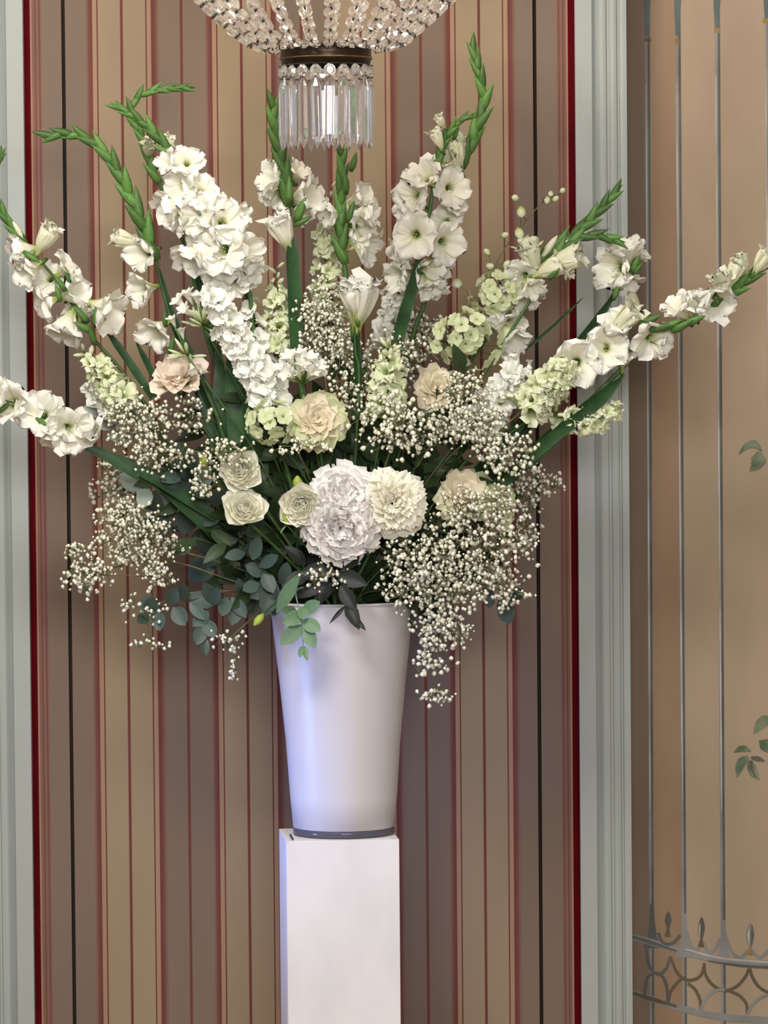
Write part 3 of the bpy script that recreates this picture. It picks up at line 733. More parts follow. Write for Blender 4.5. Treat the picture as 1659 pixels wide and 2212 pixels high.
gladiolus('gladiolus at right whose green tip points up across the grey moulding', [(900, 960), (1010, 790), (1080, 690), (1125, 620), (1165, 570), (1205, 530), (1260, 490), (1340, 404)], .04,
          [(1148, 560, 56, 'c', -.02, (-.3, -.9, -.3)), (1130, 600, 84, 'o', -.03, (-.3, .3, -.9)), (1100, 608, 62, 'h', -.01), (1140, 645, 72, 'h', -.02, (.3, .8, -.4)), (1158, 600, 56, 'h', -.01, (.7, .4, -.5)), (1085, 640, 60, 'h', .0), (1105, 700, 72, 'o', -.01, (.4, .5, -.7)), (1110, 735, 76, 'h', -.03, (.5, .7, -.5)), (1140, 530, 30, 'c', 0), (1070, 690, 64, 'h', .0)],
          (1165, 570), [], [], bud_len=64, wb=2)
gladiolus('gladiolus beside the right crimson border with a green tip drooping to the right', [(930, 980), (1050, 800), (1120, 690), (1170, 610), (1198, 560), (1240, 520), (1285, 508), (1345, 522)], -.04,
          [(1190, 580, 56, 'c', -.02, (.6, -.3, -.4)), (1222, 562, 62, 'c', -.03, (.8, -.3, -.4)), (1152, 622, 56, 'h', -.03, (.4, .6, -.6)), (1215, 575, 40, 'c', -.02, (.7, .3, -.4))],
          (1200, 556), [(1198, 592, .7, -.6, 36)], [], bud_len=58)
gladiolus('short gladiolus before the right grey moulding, white florets round a green bract', [(980, 1000), (1110, 880), (1230, 760), (1295, 680), (1330, 625), (1350, 585), (1368, 560)], .06,
          [(1322, 580, 88, 'h', -.05, (-.6, .1, -.7)), (1350, 535, 84, 'h', -.04, (-.1, -.9, -.3)), (1386, 545, 46, 'h', -.02, (.8, -.4, -.3)), (1362, 612, 60, 'h', -.04, (.5, .8, -.4)), (1310, 605, 50, 'h', -.03), (1365, 650, 40, 'c', -.0, (.0, .9, -.1))],
          None, [(1372, 570, .3, -.9, 44), (1378, 580, .6, -.6, 36), (1332, 628, .3, -.9, 44)], [([(1190, 810), (1270, 715), (1335, 625)], 22, .03, .05), ([(1130, 760), (1200, 700), (1262, 640)], 8, .05, .06)])
gladiolus('gladiolus reaching over the mural to the right edge, two starry florets facing forward', [(900, 1180), (1050, 1060), (1160, 975), (1290, 850), (1370, 770), (1440, 715), (1490, 690), (1560, 642), (1600, 615), (1672, 555)], -.14,
          [(1243, 785, 108, 'o', -.03, (-.15, .1, -1)), (1308, 752, 100, 'o', -.03, (-.05, 0, -1)), (1408, 738, 94, 'o', -.03, (.3, .5, -.8)), (1335, 700, 78, 'h', -.02, (-.3, -.6, -.6)), (1352, 690, 60, 'c', -.02, (.5, -.5, -.4)), (1285, 735, 70, 'h', -.0), (1465, 660, 74, 'h', -.01, (-.5, -.7, -.4)), (1505, 655, 70, 'h', -.02, (-.1, -.7, -.6)), (1550, 655, 84, 'h', -.03, (.2, .4, -.8)), (1520, 640, 56, 'h', 0), (1585, 590, 40, 'c', -.02, (.3, -.9, -.2)), (1560, 620, 50, 'c', -.02), (1605, 570, 36, 'c', -.02), (1645, 565, 40, 'c', -.01, (.5, -.8, -.2)), (1435, 745, 46, 'h', -.02, (.8, .2, -.4)), (1345, 770, 56, 'h', -.01)],
          (1545, 650), [(1405, 690, .8, -.4, 56), (1430, 705, .9, -.3, 56), (1450, 700, .8, -.5, 50), (1500, 690, .9, -.5, 50), (1475, 705, .9, -.4, 54)],
          [([(1030, 1080), (1150, 985), (1260, 885), (1345, 812)], 34, -.1, -.12), ([(1080, 1050), (1180, 955), (1290, 870), (1350, 808)], 30, -.12, -.15), ([(990, 1080), (1080, 960), (1180, 860)], 30, -.06, -.05)], bud_len=66, r=8)

# --- generic florets
def lip_mesh(name, mat, seed):
    rn = random.Random(seed); A = Acc()
    for a, l, w_ in ((1.15, .95, .30), (1.98, .95, .30), (3.7, .8, .30), (4.71, .85, .32), (5.75, .8, .30)):
        rz = [(0, .10, 0), (.4, .17, .45), (.65, .33, .66), (.85, .54 * l, .66), (1, .60 * l, .52)]
        wt = [(0, .09), (.4, .17), (.7, w_), (.9, w_ * .9), (1, .08)]
        add_petal(A, a + rn.uniform(-.1, .1), rz, wt, 6, 3, .35, .09, 5, rn, 0, 0, .08)
    return mk(name, A.V, A.F, mat, A.I, A.T)
def star_mesh(name, mat, seed, n=5, ro=.5, zo=.4, w_=.2, ruf=.05, pt=.05):
    rn = random.Random(seed); A = Acc()
    for k in range(n):
        rz = [(0, .03, 0), (.35, .07, .22), (.6, ro * .5, zo * .85), (1, ro, zo)]
        wt = [(0, .04), (.35, .08), (.65, w_), (.85, w_ * .85), (1, pt)]
        add_petal(A, k * 6.283 / n + rn.uniform(-.1, .1), rz, wt, 5, 2, .2, ruf, 5, rn, 0, 0, .05)
    return mk(name, A.V, A.F, mat, A.I, A.T)
SNAP = [lip_mesh('snapdragon_floret', M['snap'], s) for s in (1, 2)]
SNAPW = [lip_mesh('white_lip_floret', M['delph'], s) for s in (3, 4)]
DEL = [star_mesh('larkspur_floret', M['delph'], s, 5, .5, .34, .27, .07, .1) for s in (1, 2)]
HYD = [star_mesh('hydrangea_floret', M['bell'], s, 4, .48, .24, .30, .05, .12) for s in (1, 2)]
TUB = [star_mesh('tuberose_floret', M['delph'], s, 6, .42, .75, .14, .03, .02) for s in (1, 2)]
BUDP = spindle('pale_bud', M['snap'], 6, ((0, .06), (.3, .17), (.65, .2), (.9, .12), (1, .02)))
BUDL = spindle('lime_bud', M['lime'], 6, ((0, .1), (.3, .3), (.65, .3), (.9, .14), (1, .02)))

def spike(name, label, cat, pts, y1, meshes, n, s0, s1, fl_from=.45, group=None, bud=None, mat='stem', r=2.6, part='floret', rad_px=12, ang0=None, fwd=.7):
    """upright spike: florets all round the stem, smaller to the tip"""
    c = spine(pts, y1); root = thing(name, label, cat, c[0], group)
    stem_part(root, c, r * KS, 1.2 * KS, mat)
    tot = [0]
    for a, b in zip(c, c[1:]): tot.append(tot[-1] + (b - a).length)
    i0 = nearest(c, P(pts[fl_from][0], pts[fl_from][1], y1), 4); S0 = tot[i0]
    for k in range(n):
        u = k / max(1, n - 1); s = S0 + (tot[-1] - S0) * u
        p, t = along(c, tot, s)
        a = k * 2.4 + R.uniform(-.3, .3)
        e1 = t.cross(Vector((0, 1, 0))).normalized(); e2 = t.cross(e1)
        d = e1 * math.cos(a) + e2 * math.sin(a)
        if d.y > .35: d.y *= -.6
        d = (d + t * (.25 + .5 * u) + Vector((0, -.25 * fwd, 0))).normalized(); sz = (s0 + (s1 - s0) * u) * KS * R.uniform(.9, 1.1)
        me = R.choice(meshes)
        if bud and u > .78: me = bud; obj('bud', me, root, frame(d, None, a, p, sz * .9)); continue
        obj(part, me, root, frame(d, None, R.uniform(0, 6), p + d * rad_px * KS * .2 * (1 - u), sz))
    return root

sg = 'pale snapdragon spikes among the gladioli'
spike('snapdragon', 'pale green snapdragon below the upper left gladiolus, pointing up left', 'flower', [(400, 1010), (330, 930), (265, 870), (225, 815), (180, 758)], -.1, SNAP, 15, 52, 30, 2, sg, BUDP)
spike('snapdragon', 'pale snapdragon drooping in front of the right grey moulding', 'flower', [(1000, 1040), (1110, 930), (1200, 890), (1260, 915), (1330, 888)], -.12, SNAP, 14, 44, 30, 2, sg, None)
spike('snapdragon', 'pale yellow snapdragon left of the starry forward-facing gladiolus florets', 'flower', [(970, 1040), (1060, 950), (1130, 885), (1175, 845), (1215, 800)], -.14, SNAP, 18, 56, 44, 2, sg, None)
spike('snapdragon', 'green-tipped snapdragon seen head on, right of the central gypsophila', 'flower', [(800, 1060), (830, 900), (838, 830), (842, 745)], -.2, SNAP, 20, 54, 36, 1, sg, BUDP)
spike('snapdragon', 'slender snapdragon with lime buds between the two tall left gladioli', 'flower', [(640, 960), (610, 780), (600, 690), (598, 580)], -.02, SNAP, 18, 46, 26, 1, sg, BUDP)
spike('snapdragon', 'small pale snapdragon standing left of the short closed trumpet', 'flower', [(720, 900), (710, 700), (705, 600), (702, 515)], .06, SNAP, 14, 46, 36, 1, sg, None)
spike('snapdragon', 'small green-white snapdragon rising behind the white gladiolus right of the prisms', 'flower', [(720, 720), (712, 560), (712, 470), (716, 405)], .1, SNAPW, 8, 40, 24, 1, sg, BUDP)
spike('larkspur', 'white larkspur slanting down the left centre beside dark sword leaves', 'flower', [(680, 1060), (620, 940), (590, 880), (545, 790), (500, 715), (462, 640)], -.2, DEL, 30, 62, 50, 2, None, None, fwd=1.2, rad_px=85)
spike('larkspur', 'white larkspur upright behind the larkspur of the left centre', 'flower', [(640, 980), (590, 850), (555, 740), (540, 650), (536, 600)], -.05, DEL, 16, 52, 36, 1, None, None, rad_px=70)
spike('stock', 'white stock flower spike right of the closed trumpet, behind the gladiolus stem', 'flower', [(800, 900), (835, 760), (855, 680), (860, 590)], .02, SNAPW, 18, 48, 36, 1, None, None)
spike('stock', 'white stock flower spike at the far left below the snapdragon', 'flower', [(460, 1060), (350, 940), (270, 880), (212, 838)], -.06, SNAPW, 10, 52, 42, 2, None, None)
spike('stock', 'loose white stock flower under the right larger gladiolus florets', 'flower', [(930, 1040), (1030, 930), (1080, 860), (1120, 795)], -.08, SNAPW, 14, 56, 46, 1, None, None)

# green hydrangea like head, right of centre
def globe(name, label, cat, px, py, y, rpx, meshes, n, sz, ry=.8, mat='stem', mid=None, part='floret'):
    c = spine([((735 + px) / 2 + 20, (1250 + py) / 2), (px, py + rpx * .4)], y + .02); root = thing(name, label, cat, c[0])
    stem_part(root, c, 3 * KS, 2.4 * KS, mat); ctr = P(px, py, y)
    A = Acc()
    for k in range(n):
        z = 1 - 2 * (k + .5) / n; a = k * 2.39996; q = math.sqrt(1 - z * z)
        d = Vector((q * math.cos(a), q * math.sin(a), z))
        if d.y > .45: continue
        p = ctr + Vector((d.x, d.y * .8, d.z * ry)) * rpx * KS * R.uniform(.55, 1.18)
        obj(part, R.choice(meshes), root, frame(d + Vector((R.uniform(-.3, .3), R.uniform(-.3, .1), R.uniform(-.3, .3))), None, R.uniform(0, 6), p, sz * KS * R.uniform(.85, 1.1)))
        v, f = tube([ctr + Vector((0, .02, -.02)), p], .0012, 3); A.add(v, f)
    wpart('flower_stalks', A.V, A.F, M[mat], root)
    return root
globe('hydrangea', 'pale green hydrangea head right of centre below the arching sprig', 'flower', 1005, 728, -.06, 70, HYD, 52, 38)
globe('hydrangea', 'small whitish hydrangea head behind the right gladiolus pair', 'flower', 1075, 640, .02, 48, HYD, 34, 38)
globe('hydrangea', 'small pale green hydrangea tuft left of the cream centre rose', 'flower', 590, 912, -.2, 46, HYD, 30, 40, .7)

def cluster(name, label, cat, ctr, y, tips, meshes, sz, bud=None, budn=0, spread=0):
    c = spine([((735 + ctr[0]) / 2, (1250 + ctr[1]) / 2), ctr], y); root = thing(name, label, cat, c[0])
    stem_part(root, c, 2.6 * KS, 2 * KS); b = c[-1]
    for (px, py) in tips:
        t = P(px, py, y + R.uniform(-.05, .0)); d = t - b; l = d.length
        obj('floret', R.choice(meshes), root, frame(d + Vector((0, -.01, 0)), None, R.uniform(0, 6), t - d.normalized() * sz * KS * .55, sz * KS))
        V, F = tube([b, t - d.normalized() * sz * KS * .5], [2.4 * KS, 1.6 * KS], 5); wpart('flower_stalk', V, F, M['calyx'], root)
    for k in range(budn):
        a = R.uniform(0, 6.28); d = Vector((math.cos(a) * .8, R.uniform(-.8, .1), R.uniform(-.1, 1))).normalized(); l = R.uniform(26, 50) * KS
        p = b + d * R.uniform(4, 22) * KS
        obj('bud', bud, root, frame(d, None, 0, p, (l * .6, l * .6, l)))
    return root
cluster('tuberose', 'white tuberose cluster with thin green buds at left centre', 'flower', (440, 705), -.12, [(385, 650), (405, 635), (425, 640), (448, 655), (466, 720), (398, 668), (475, 690), (450, 632)], TUB, 44, BUDP, 22)
cluster('freesia', 'white freesia cluster left of the rose in the centre', 'flower', (655, 830), -.22, [(610, 790), (625, 770), (645, 765), (668, 772), (688, 790), (690, 805), (620, 805), (655, 785), (640, 800), (675, 800)], TUB, 50, BUDP, 6)
cluster('tuberose', 'small tuberose sprig with narrow white buds below the curved left gladiolus', 'flower', (405, 770), -.08, [(372, 690), (392, 715), (418, 800)], TUB, 34, BUDP, 8)

# arching sprig at upper right with little bell buds
c = spine([(900, 960), (985, 760), (1040, 640), (1085, 545), (1130, 485), (1170, 440), (1212, 416)], .05)
sp = thing('bupleurum_sprig', 'thin arching sprig with tiny cream bells, left of the right crimson border', 'plant', c[0])
A = Acc(); v, f = tube(c, [2.2 * KS] * (len(c) // 2) + [1.2 * KS] * (len(c) - len(c) // 2), 4); A.add(v, f)
for (px, py, s) in ((1113, 428, 22), (1126, 458, 28), (1182, 432, 20), (1200, 430, 20), (1215, 412, 18), (1122, 504, 30), (1090, 508, 22), (1125, 518, 22), (1052, 545, 22), (987, 612, 34), (1156, 518, 26), (1160, 540, 24), (1058, 575, 26), (1095, 572, 26), (1075, 590, 30), (1118, 578, 26), (1190, 418, 16), (1040, 610, 28), (1128, 600, 24)):
    p = P(px, py, .03); a = c[nearest(c, p - Vector((-.02, 0, .05)), 6)]
    v, f = tube([a, (a + p) / 2 + Vector((0, 0, .012)), p], .0009, 3); A.add(v, f)
    d = Vector((R.uniform(-.5, .5), -.3, R.uniform(-1, .6)))
    obj('bell', BUDP, sp, frame(d, None, 0, p - d.normalized() * s * KS * .5, (s * KS * 1.9, s * KS * 1.9, s * KS * .95)))
wpart('stem', A.V, A.F, M['gyp_stem'], sp)

# --- round blooms with single petals
def petal_single(name, mat, w_, l=1.0, cup=.5, ruf=.05, curl=.15, seed=1, freq=5, jag=.05):
    """one petal: base at origin, grows along +Z, hollow side faces -Y"""
    rn = random.Random(seed); A = Acc()
    rz = [(0, 0, 0), (.5, .10, .5 * l), (.8, .10, .82 * l), (1, .10 - curl, l)]
    wt = [(0, w_ * .3), (.3, w_ * .7), (.65, w_), (.88, w_ * .85), (1, w_ * .45)]
    add_petal(A, math.pi / 2, rz, wt, 6, 3, -cup, ruf, freq, rn, 0, 0, jag)
    # centre line bows to +Y; flip so the cup opens to the axis
    return mk(name, [(x_, -y_, z_) for x_, y_, z_ in A.V], [tuple(reversed(f_)) for f_ in A.F], mat, A.I, A.T)
def variants(nm, mat, *a, **k): return [petal_single(nm, mat, *a, seed=s, **k) for s in (1, 2, 3)]
PT_CARN = variants('carnation_petal', M['carn'], .46, cup=.12, ruf=.13, curl=.14, freq=9, jag=.14)
PT_DAHL = variants('dahlia_petal', M['dahl'], .30, cup=.35, ruf=.08, curl=.1, freq=7, jag=.08)
PT_RAN = variants('ranunculus_petal', M['ranu'], .46, cup=.55, ruf=.03, curl=-.12, freq=4, jag=.04)
PT_ROSE = variants('rose_petal', M['rose'], .46, cup=.5, ruf=.05, curl=.25, freq=4, jag=.05)
PT_ROSEG = variants('outer_rose_petal', M['rose_green'], .50, cup=.4, ruf=.08, curl=.35, freq=5, jag=.06)
PT_PEACH = variants('peach_petal', M['rose_peach'], .46, cup=.5, ruf=.06, curl=.25, freq=4)

def bloom(name, label, px, py, y, dpx, petals, n, axis, open0=.1, open1=1.5, l0=.35, l1=.62, wk=1.0, outer=None, lift=.0, cat='flower', stalk=None, group=None):
    """spiral of petals: the heart stands upright round the axis, outer petals lie open"""
    ctr = P(px, py, y); D = dpx * KS; ax = Vector((axis[0], axis[2], -axis[1])).normalized()
    b0 = ctr - ax * D * .38
    c = spine(stalk or [((735 + px) / 2, (1290 + py) / 2)], y + .06); c = c[:-4] if stalk is None else c
    end = b0; q = catmull([c[0], c[8], c[len(c) - 1] if stalk else (c[8] + end) / 2 + Vector((0, .02, 0)), end - ax * .02, end], 6)
    root = thing(name, label, cat, q[0], group)
    stem_part(root, q, 3.2 * KS, 3.2 * KS)
    e1 = ax.cross(Vector((0, 0, 1)));  e1 = e1.normalized() if e1.length > .05 else Vector((1, 0, 0)); e2 = ax.cross(e1)
    for k in range(n):
        u = (k + .5) / n; a = k * 2.39996 + R.uniform(-.15, .15)
        rd = e1 * math.cos(a) + e2 * math.sin(a)
        th = open0 + (open1 - open0) * u ** .8 + R.uniform(-.08, .08)
        d = (ax * math.cos(th) + rd * math.sin(th)).normalized()
        L_p = D * (l0 + (l1 - l0) * u) * R.uniform(.93, 1.07)
        inw = (ax * math.sin(th) - rd * math.cos(th))
        yv = -inw; xv = yv.cross(d)
        m = Matrix((xv, yv, d)).transposed() @ Matrix.Diagonal((L_p * wk, L_p, L_p))
        me = R.choice(outer if outer and u > .72 else petals)
        p = b0 + rd * D * .02 + ax * D * lift * (1 - u)
        obj('petal', me, root, Matrix.Translation(p) @ m.to_4x4())
    obj('calyx', CALYX, root, frame(ax, None, 0, b0 - ax * D * .16, (D * .9, D * .9, D * .3)))
    return root
bloom('carnation', 'blush white carnation, the upper of the two at bouquet centre', 745, 1070, -.27, 146, PT_CARN, 84, (.05, -.35, -.9), .05, 1.75, .42, .56, 1.0, lift=.12)
bloom('carnation', 'blush white carnation, the lower of the two, just over the vase', 735, 1142, -.29, 150, PT_CARN, 84, (-.05, .2, -1), .05, 1.75, .42, .56, 1.0, lift=.12)
bloom('dahlia', 'ivory dahlia right of the two blush carnations', 853, 1082, -.28, 138, PT_DAHL, 70, (.15, -.1, -1), .05, 1.7, .40, .56, 1.0, lift=.12)
bloom('ranunculus', 'round ivory ranunculus with green eye touching the carnations on their left', 648, 1091, -.28, 100, PT_RAN, 52, (-.15, -.05, -1), .15, 1.25, .30, .56, 1.0, lift=.06)
bloom('ranunculus', 'upper ivory ranunculus of the pair at left, veiled by gypsophila', 517, 1012, -.22, 96, PT_RAN, 46, (-.15, -.3, -.9), .1, 1.4, .34, .56, 1.0, lift=.06)
bloom('ranunculus', 'lower ivory ranunculus of the pair at left, under the veiled one', 530, 1093, -.24, 96, PT_RAN, 40, (.1, -.45, -.85), .1, 1.3, .36, .58, 1.05, lift=.03)
bloom('rose', 'cream rose with greenish outer petals in the centre of the bouquet', 687, 902, -.24, 104, PT_ROSE, 34, (.05, -.3, -.95), .08, 1.35, .38, .62, 1.0, PT_ROSEG)
bloom('rose', 'cream rose half hidden behind gypsophila at lower right', 1003, 1062, -.13, 106, PT_ROSE, 26, (.1, -.5, -.85), .08, 1.2, .42, .64, 1.05, PT_ROSEG)
bloom('rose', 'cream rose at right centre under the green hydrangea', 945, 835, -.08, 86, PT_ROSE, 26, (.1, -.3, -.9), .08, 1.3, .40, .62, 1.0)
bloom('rose', 'peach rose behind the curved gladiolus at left', 383, 815, -.06, 100, PT_PEACH, 26, (-.15, -.75, -.65), .08, .95, .5, .72, 1.0)
bloom('rose', 'greenish cream rose right of the half hidden rose, under gypsophila', 1075, 1085, -.12, 96, PT_ROSEG, 22, (.5, -.3, -.8), .08, 1.2, .4, .62, 1.0)
for lab, px, py, y in (('lime green ranunculus bud above the round ivory ranunculus', 643, 1046, -.24), ('lime green ranunculus bud under the round ivory ranunculus', 620, 1120, -.25), ('lime green bud at the left of the vase rim', 563, 1332, -.12), ('lime green bud high in gypsophila left of the veiled ranunculus', 441, 1000, -.2)):
    c = spine([((735 + px) / 2, (1290 + py) / 2), (px, py + 14)], y) if py < 1300 else catmull([base_pt(), Vector((vc.x - .1, -.05, zt + H(1292))), P(600, 1300, -.17), P(px + 6, py - 6, y - .04)], 6)
    rt = thing('flower_bud', lab, 'bud', c[0]); stem_part(rt, c, 2 * KS, 1.6 * KS)
    obj('bud', BUDL, rt, frame((0, -.3, 1) if py < 1300 else (-.5, -.3, -.6), None, 0, c[-1], 34 * KS))
    for k in range(3): obj('sepal', LEAF_F[0], rt, frame((math.cos(k * 2.1), -.4, math.sin(k * 2.1) * .6), (0, 0, 1), 0, c[-1], 26 * KS))

# --- gypsophila
def blossom(A, p, r, rn):
    """small ragged double blossom"""
    n = 6; a0 = rn.uniform(0, 6); V = [(p.x, p.y, p.z + r)]; T = [1]
    for i, (zz, q) in enumerate(((.5, .85), (-.15, 1.0), (-.7, .6))):
        for k in range(n):
            a = a0 + 6.2832 * (k + .5 * i) / n; j = rn.uniform(.5, 1.25)
            V.append((p.x + r * q * j * math.cos(a), p.y + r * q * j * math.sin(a), p.z + r * zz * rn.uniform(.6, 1.3))); T.append(rn.uniform(.3, 1))
    V.append((p.x, p.y, p.z - r * .95)); T.append(.1)
    F = [(0, 1 + k, 1 + (k + 1) % n) for k in range(n)]
    for i in range(2):
        for k in range(n):
            F.append((1 + i * n + k, 1 + (i + 1) * n + k, 1 + (i + 1) * n + (k + 1) % n, 1 + i * n + (k + 1) % n))
    F += [(1 + 2 * n + k, 1 + 3 * n, 1 + 2 * n + (k + 1) % n) for k in range(n)]
    A.add(V, F, 0, T)

def gyp(label, blobs, path, br=(3.6, 5.2), group='gypsophila sprays'):
    """blobs: (px, py, y, rx, ry, rdepth, count) clouds of blossoms carried on one branching stem"""
    rn = random.Random(label)
    b0 = blobs[0]
    c = spine(list(path) + [(b0[0], b0[1])], b0[2] + .03)
    root = thing('gypsophila', label, 'flower', c[0], group)
    S = Acc(); v, f = tube(c, [1.9 * KS] * len(c), 4); S.add(v, f); B = Acc(); prev = c[-1]
    for bi, (px, py, y, rx, ry, rd, cnt) in enumerate(blobs):
        ctr = P(px, py, y); cnt = int(cnt * 1.75); rx *= 1.08; ry *= 1.05
        if bi: v, f = tube([prev, (prev + ctr) / 2 + Vector((0, -.01, 0)), ctr], .0013, 3); S.add(v, f)
        nodes = []
        for k in range(max(3, cnt // 9)):
            while True:
                d = Vector((rn.uniform(-1, 1), rn.uniform(-1, 1), rn.uniform(-1, 1)))
                if d.length < 1: break
            p = ctr + Vector((d.x * rx * KS, d.y * rd, d.z * ry * KS)) * .8; nodes.append(p)
            a = min([ctr] + nodes[:-1], key=lambda q: (q - p).length + (q - ctr).length * .6) if k else ctr
            v, f = tube([a, (a + p) / 2 + Vector((rn.uniform(-.008, .008), 0, .006)), p], .0013, 3, False); S.add(v, f)
        for k in range(cnt):
            while True:
                d = Vector((rn.gauss(0, .52), rn.gauss(0, .5), rn.gauss(0, .52)))
                if d.length < 1.25: break
            p = ctr + Vector((d.x * rx * KS, d.y * rd, d.z * ry * KS))
            nd = min(nodes, key=lambda q: (q - p).length); p = p.lerp(nd, rn.uniform(0, .35))
            v, f = tube([nd, p], .0008, 3, False); S.add(v, f)
            blossom(B, p, rn.uniform(br[0] * .62, br[1] * 1.08) * KS, rn)
    wpart('stem', S.V, S.F, M['gyp_stem'], root)
    o = wpart('blossoms', B.V, B.F, M['gyp'], root, None, B.T); o['kind'] = 'stuff'
    return root
gyp('gypsophila cloud at left centre below the tuberose, dense and cream white', [(300, 915, -.14, 72, 62, .06, 190), (345, 985, -.14, 70, 40, .05, 70)], [(520, 1130)])
gyp('gypsophila cloud at left behind the low gladiolus stem, greyish and dim', [(255, 1050, .06, 60, 62, .06, 120), (345, 1035, .06, 60, 50, .05, 70)], [(520, 1180)])
gyp('gypsophila cloud at lower left over the dark eucalyptus, widest of the left side', [(300, 1165, -.16, 92, 66, .06, 240), (265, 1115, -.1, 60, 40, .05, 70)], [(520, 1230)])
gyp('gypsophila cluster hanging farthest to the lower left', [(190, 1240, -.16, 52, 44, .05, 90), (160, 1190, -.14, 26, 28, .03, 20), (345, 1245, -.16, 40, 30, .04, 34)], [(520, 1260), (350, 1210)])
gyp('sparse gypsophila sprig dangling at the lower left', [(310, 1315, -.14, 50, 36, .04, 26), (330, 1390, -.14, 50, 20, .03, 10)], [(560, 1280), (420, 1280)])
gyp('sparse gypsophila sprig dangling left of the vase side', [(490, 1385, -.14, 46, 26, .03, 16), (505, 1450, -.14, 10, 44, .02, 10)], [(600, 1290), (540, 1340)])
gyp('thin gypsophila spray between the left cloud and the upper ranunculus', [(480, 985, -.24, 66, 42, .04, 60), (440, 1040, -.22, 40, 40, .04, 34)], [(600, 1140)])
gyp('gypsophila cloud at top centre under the closed trumpet, packed', [(690, 690, -.04, 62, 78, .06, 240), (740, 760, -.04, 60, 56, .05, 110)], [(720, 1000)])
gyp('gypsophila haze behind the right tall gladiolus stems', [(905, 720, .08, 80, 56, .06, 120), (870, 790, .02, 60, 50, .05, 60)], [(800, 1000)])
gyp('sparse gypsophila between the cream rose and the dahlia', [(640, 965, -.26, 60, 22, .03, 26), (755, 850, -.1, 60, 46, .05, 50)], [(700, 1120)])
gyp('gypsophila cloud with large loose white dots at right centre, above the dahlia', [(860, 915, -.24, 92, 58, .05, 120), (880, 960, -.22, 80, 34, .04, 30)], [(800, 1120)], (4.4, 6.4))
gyp('gypsophila cloud at right, densest, running out towards the crimson border', [(1010, 920, -.2, 84, 52, .06, 180), (1095, 975, -.2, 60, 50, .05, 120)], [(860, 1130)], (4.0, 6.0))
gyp('gypsophila haze at the far right in front of the crimson border', [(1150, 1045, -.04, 68, 46, .05, 90), (1135, 1140, -.04, 34, 70, .04, 40)], [(900, 1180)])
gyp('big gypsophila cloud at lower right, right of the dahlia', [(1030, 1165, -.2, 112, 80, .07, 270), (900, 1205, -.24, 84, 54, .06, 150)], [(840, 1240)], (4.0, 5.8))
gyp('gypsophila cloud overhanging the right rim of the vase', [(940, 1275, -.22, 104, 56, .06, 200), (1070, 1260, -.18, 80, 60, .05, 110)], [(830, 1275)], (4.0, 5.8))
gyp('gypsophila trail hanging lowest, right of the vase', [(950, 1360, -.2, 62, 46, .05, 110), (930, 1430, -.2, 52, 34, .04, 34), (940, 1505, -.2, 38, 24, .03, 26)], [(840, 1280), (920, 1310)], (4.0, 5.8))
gyp('gypsophila haze round the head-on snapdragon', [(860, 770, -.1, 70, 50, .05, 90), (800, 830, -.08, 60, 40, .04, 50)], [(790, 1050)])
gyp('gypsophila spray in front of the half hidden cream rose', [(1020, 1090, -.24, 70, 44, .03, 60), (1075, 1080, -.2, 40, 50, .03, 40)], [(860, 1200)])
gyp('gypsophila haze between the hydrangea and the loose stock flower', [(1010, 840, -.14, 60, 40, .05, 70)], [(860, 1080)])
gyp('gypsophila haze at left between the peach rose and the low gladiolus', [(415, 900, -.1, 60, 46, .05, 50), (400, 830, -.08, 40, 36, .04, 24)], [(560, 1120)])
gyp('tiny gypsophila sprig over the dark leaf at the vase mouth', [(705, 1245, -.26, 46, 34, .03, 30)], [(720, 1280)])

# --- foliage
def branch(name, label, pts, y1, leaves, meshes, mat='twig', group=None, y0=0.0, free=None, w_=1.0, part='leaf', cat='foliage', r=1.8):
    """leaves: count for pairs along the stem, or list of (base px, tip px, width factor)"""
    c = free or spine(pts, y1, y0); root = thing(name, label, cat, c[0], group)
    stem_part(root, c, r * KS, .9 * KS, mat, sides=5)
    if isinstance(leaves, tuple):
        n, ln_ = leaves; i0 = len(c) // 3
        for k in range(n):
            u = (k + .5) / n; i = min(len(c) - 2, int(i0 + (len(c) - i0 - 1) * u)); t = (c[i + 1] - c[i]).normalized()
            a = k * 2.4 + R.uniform(-.5, .5); e1 = t.cross(Vector((0, 1, 0))).normalized(); e2 = t.cross(e1)
            d = (e1 * math.cos(a) + e2 * math.sin(a) * .7 + t * .6 + Vector((0, -.15, 0))).normalized()
            s = ln_ * KS * R.uniform(.75, 1.15)
            obj(part, R.choice(meshes), root, frame(d, (R.uniform(-.6, .6), -1, R.uniform(-.2, .9)), math.pi / 2 * 0, c[i].lerp(c[i + 1], R.random()), (s * w_, s, s)))
    else:
        for (bx, by, tx, ty, wf) in leaves:
            yy = c[nearest(c, P(bx, by, y1))].y; a = P(bx, by, yy - .004); b = P(tx, ty, yy - .03)
            d = b - a; s = d.length
            z = d.normalized(); yv = Vector((R.uniform(-.25, .25), -1, R.uniform(-.1, .35))); yv = (yv - z * yv.dot(z)).normalized(); xv = yv.cross(z)
            m = Matrix((xv, yv, z)).transposed() @ Matrix.Diagonal((s * wf, s, s))
            obj(part, R.choice(meshes), root, Matrix.Translation(a) @ m.to_4x4())
    return root
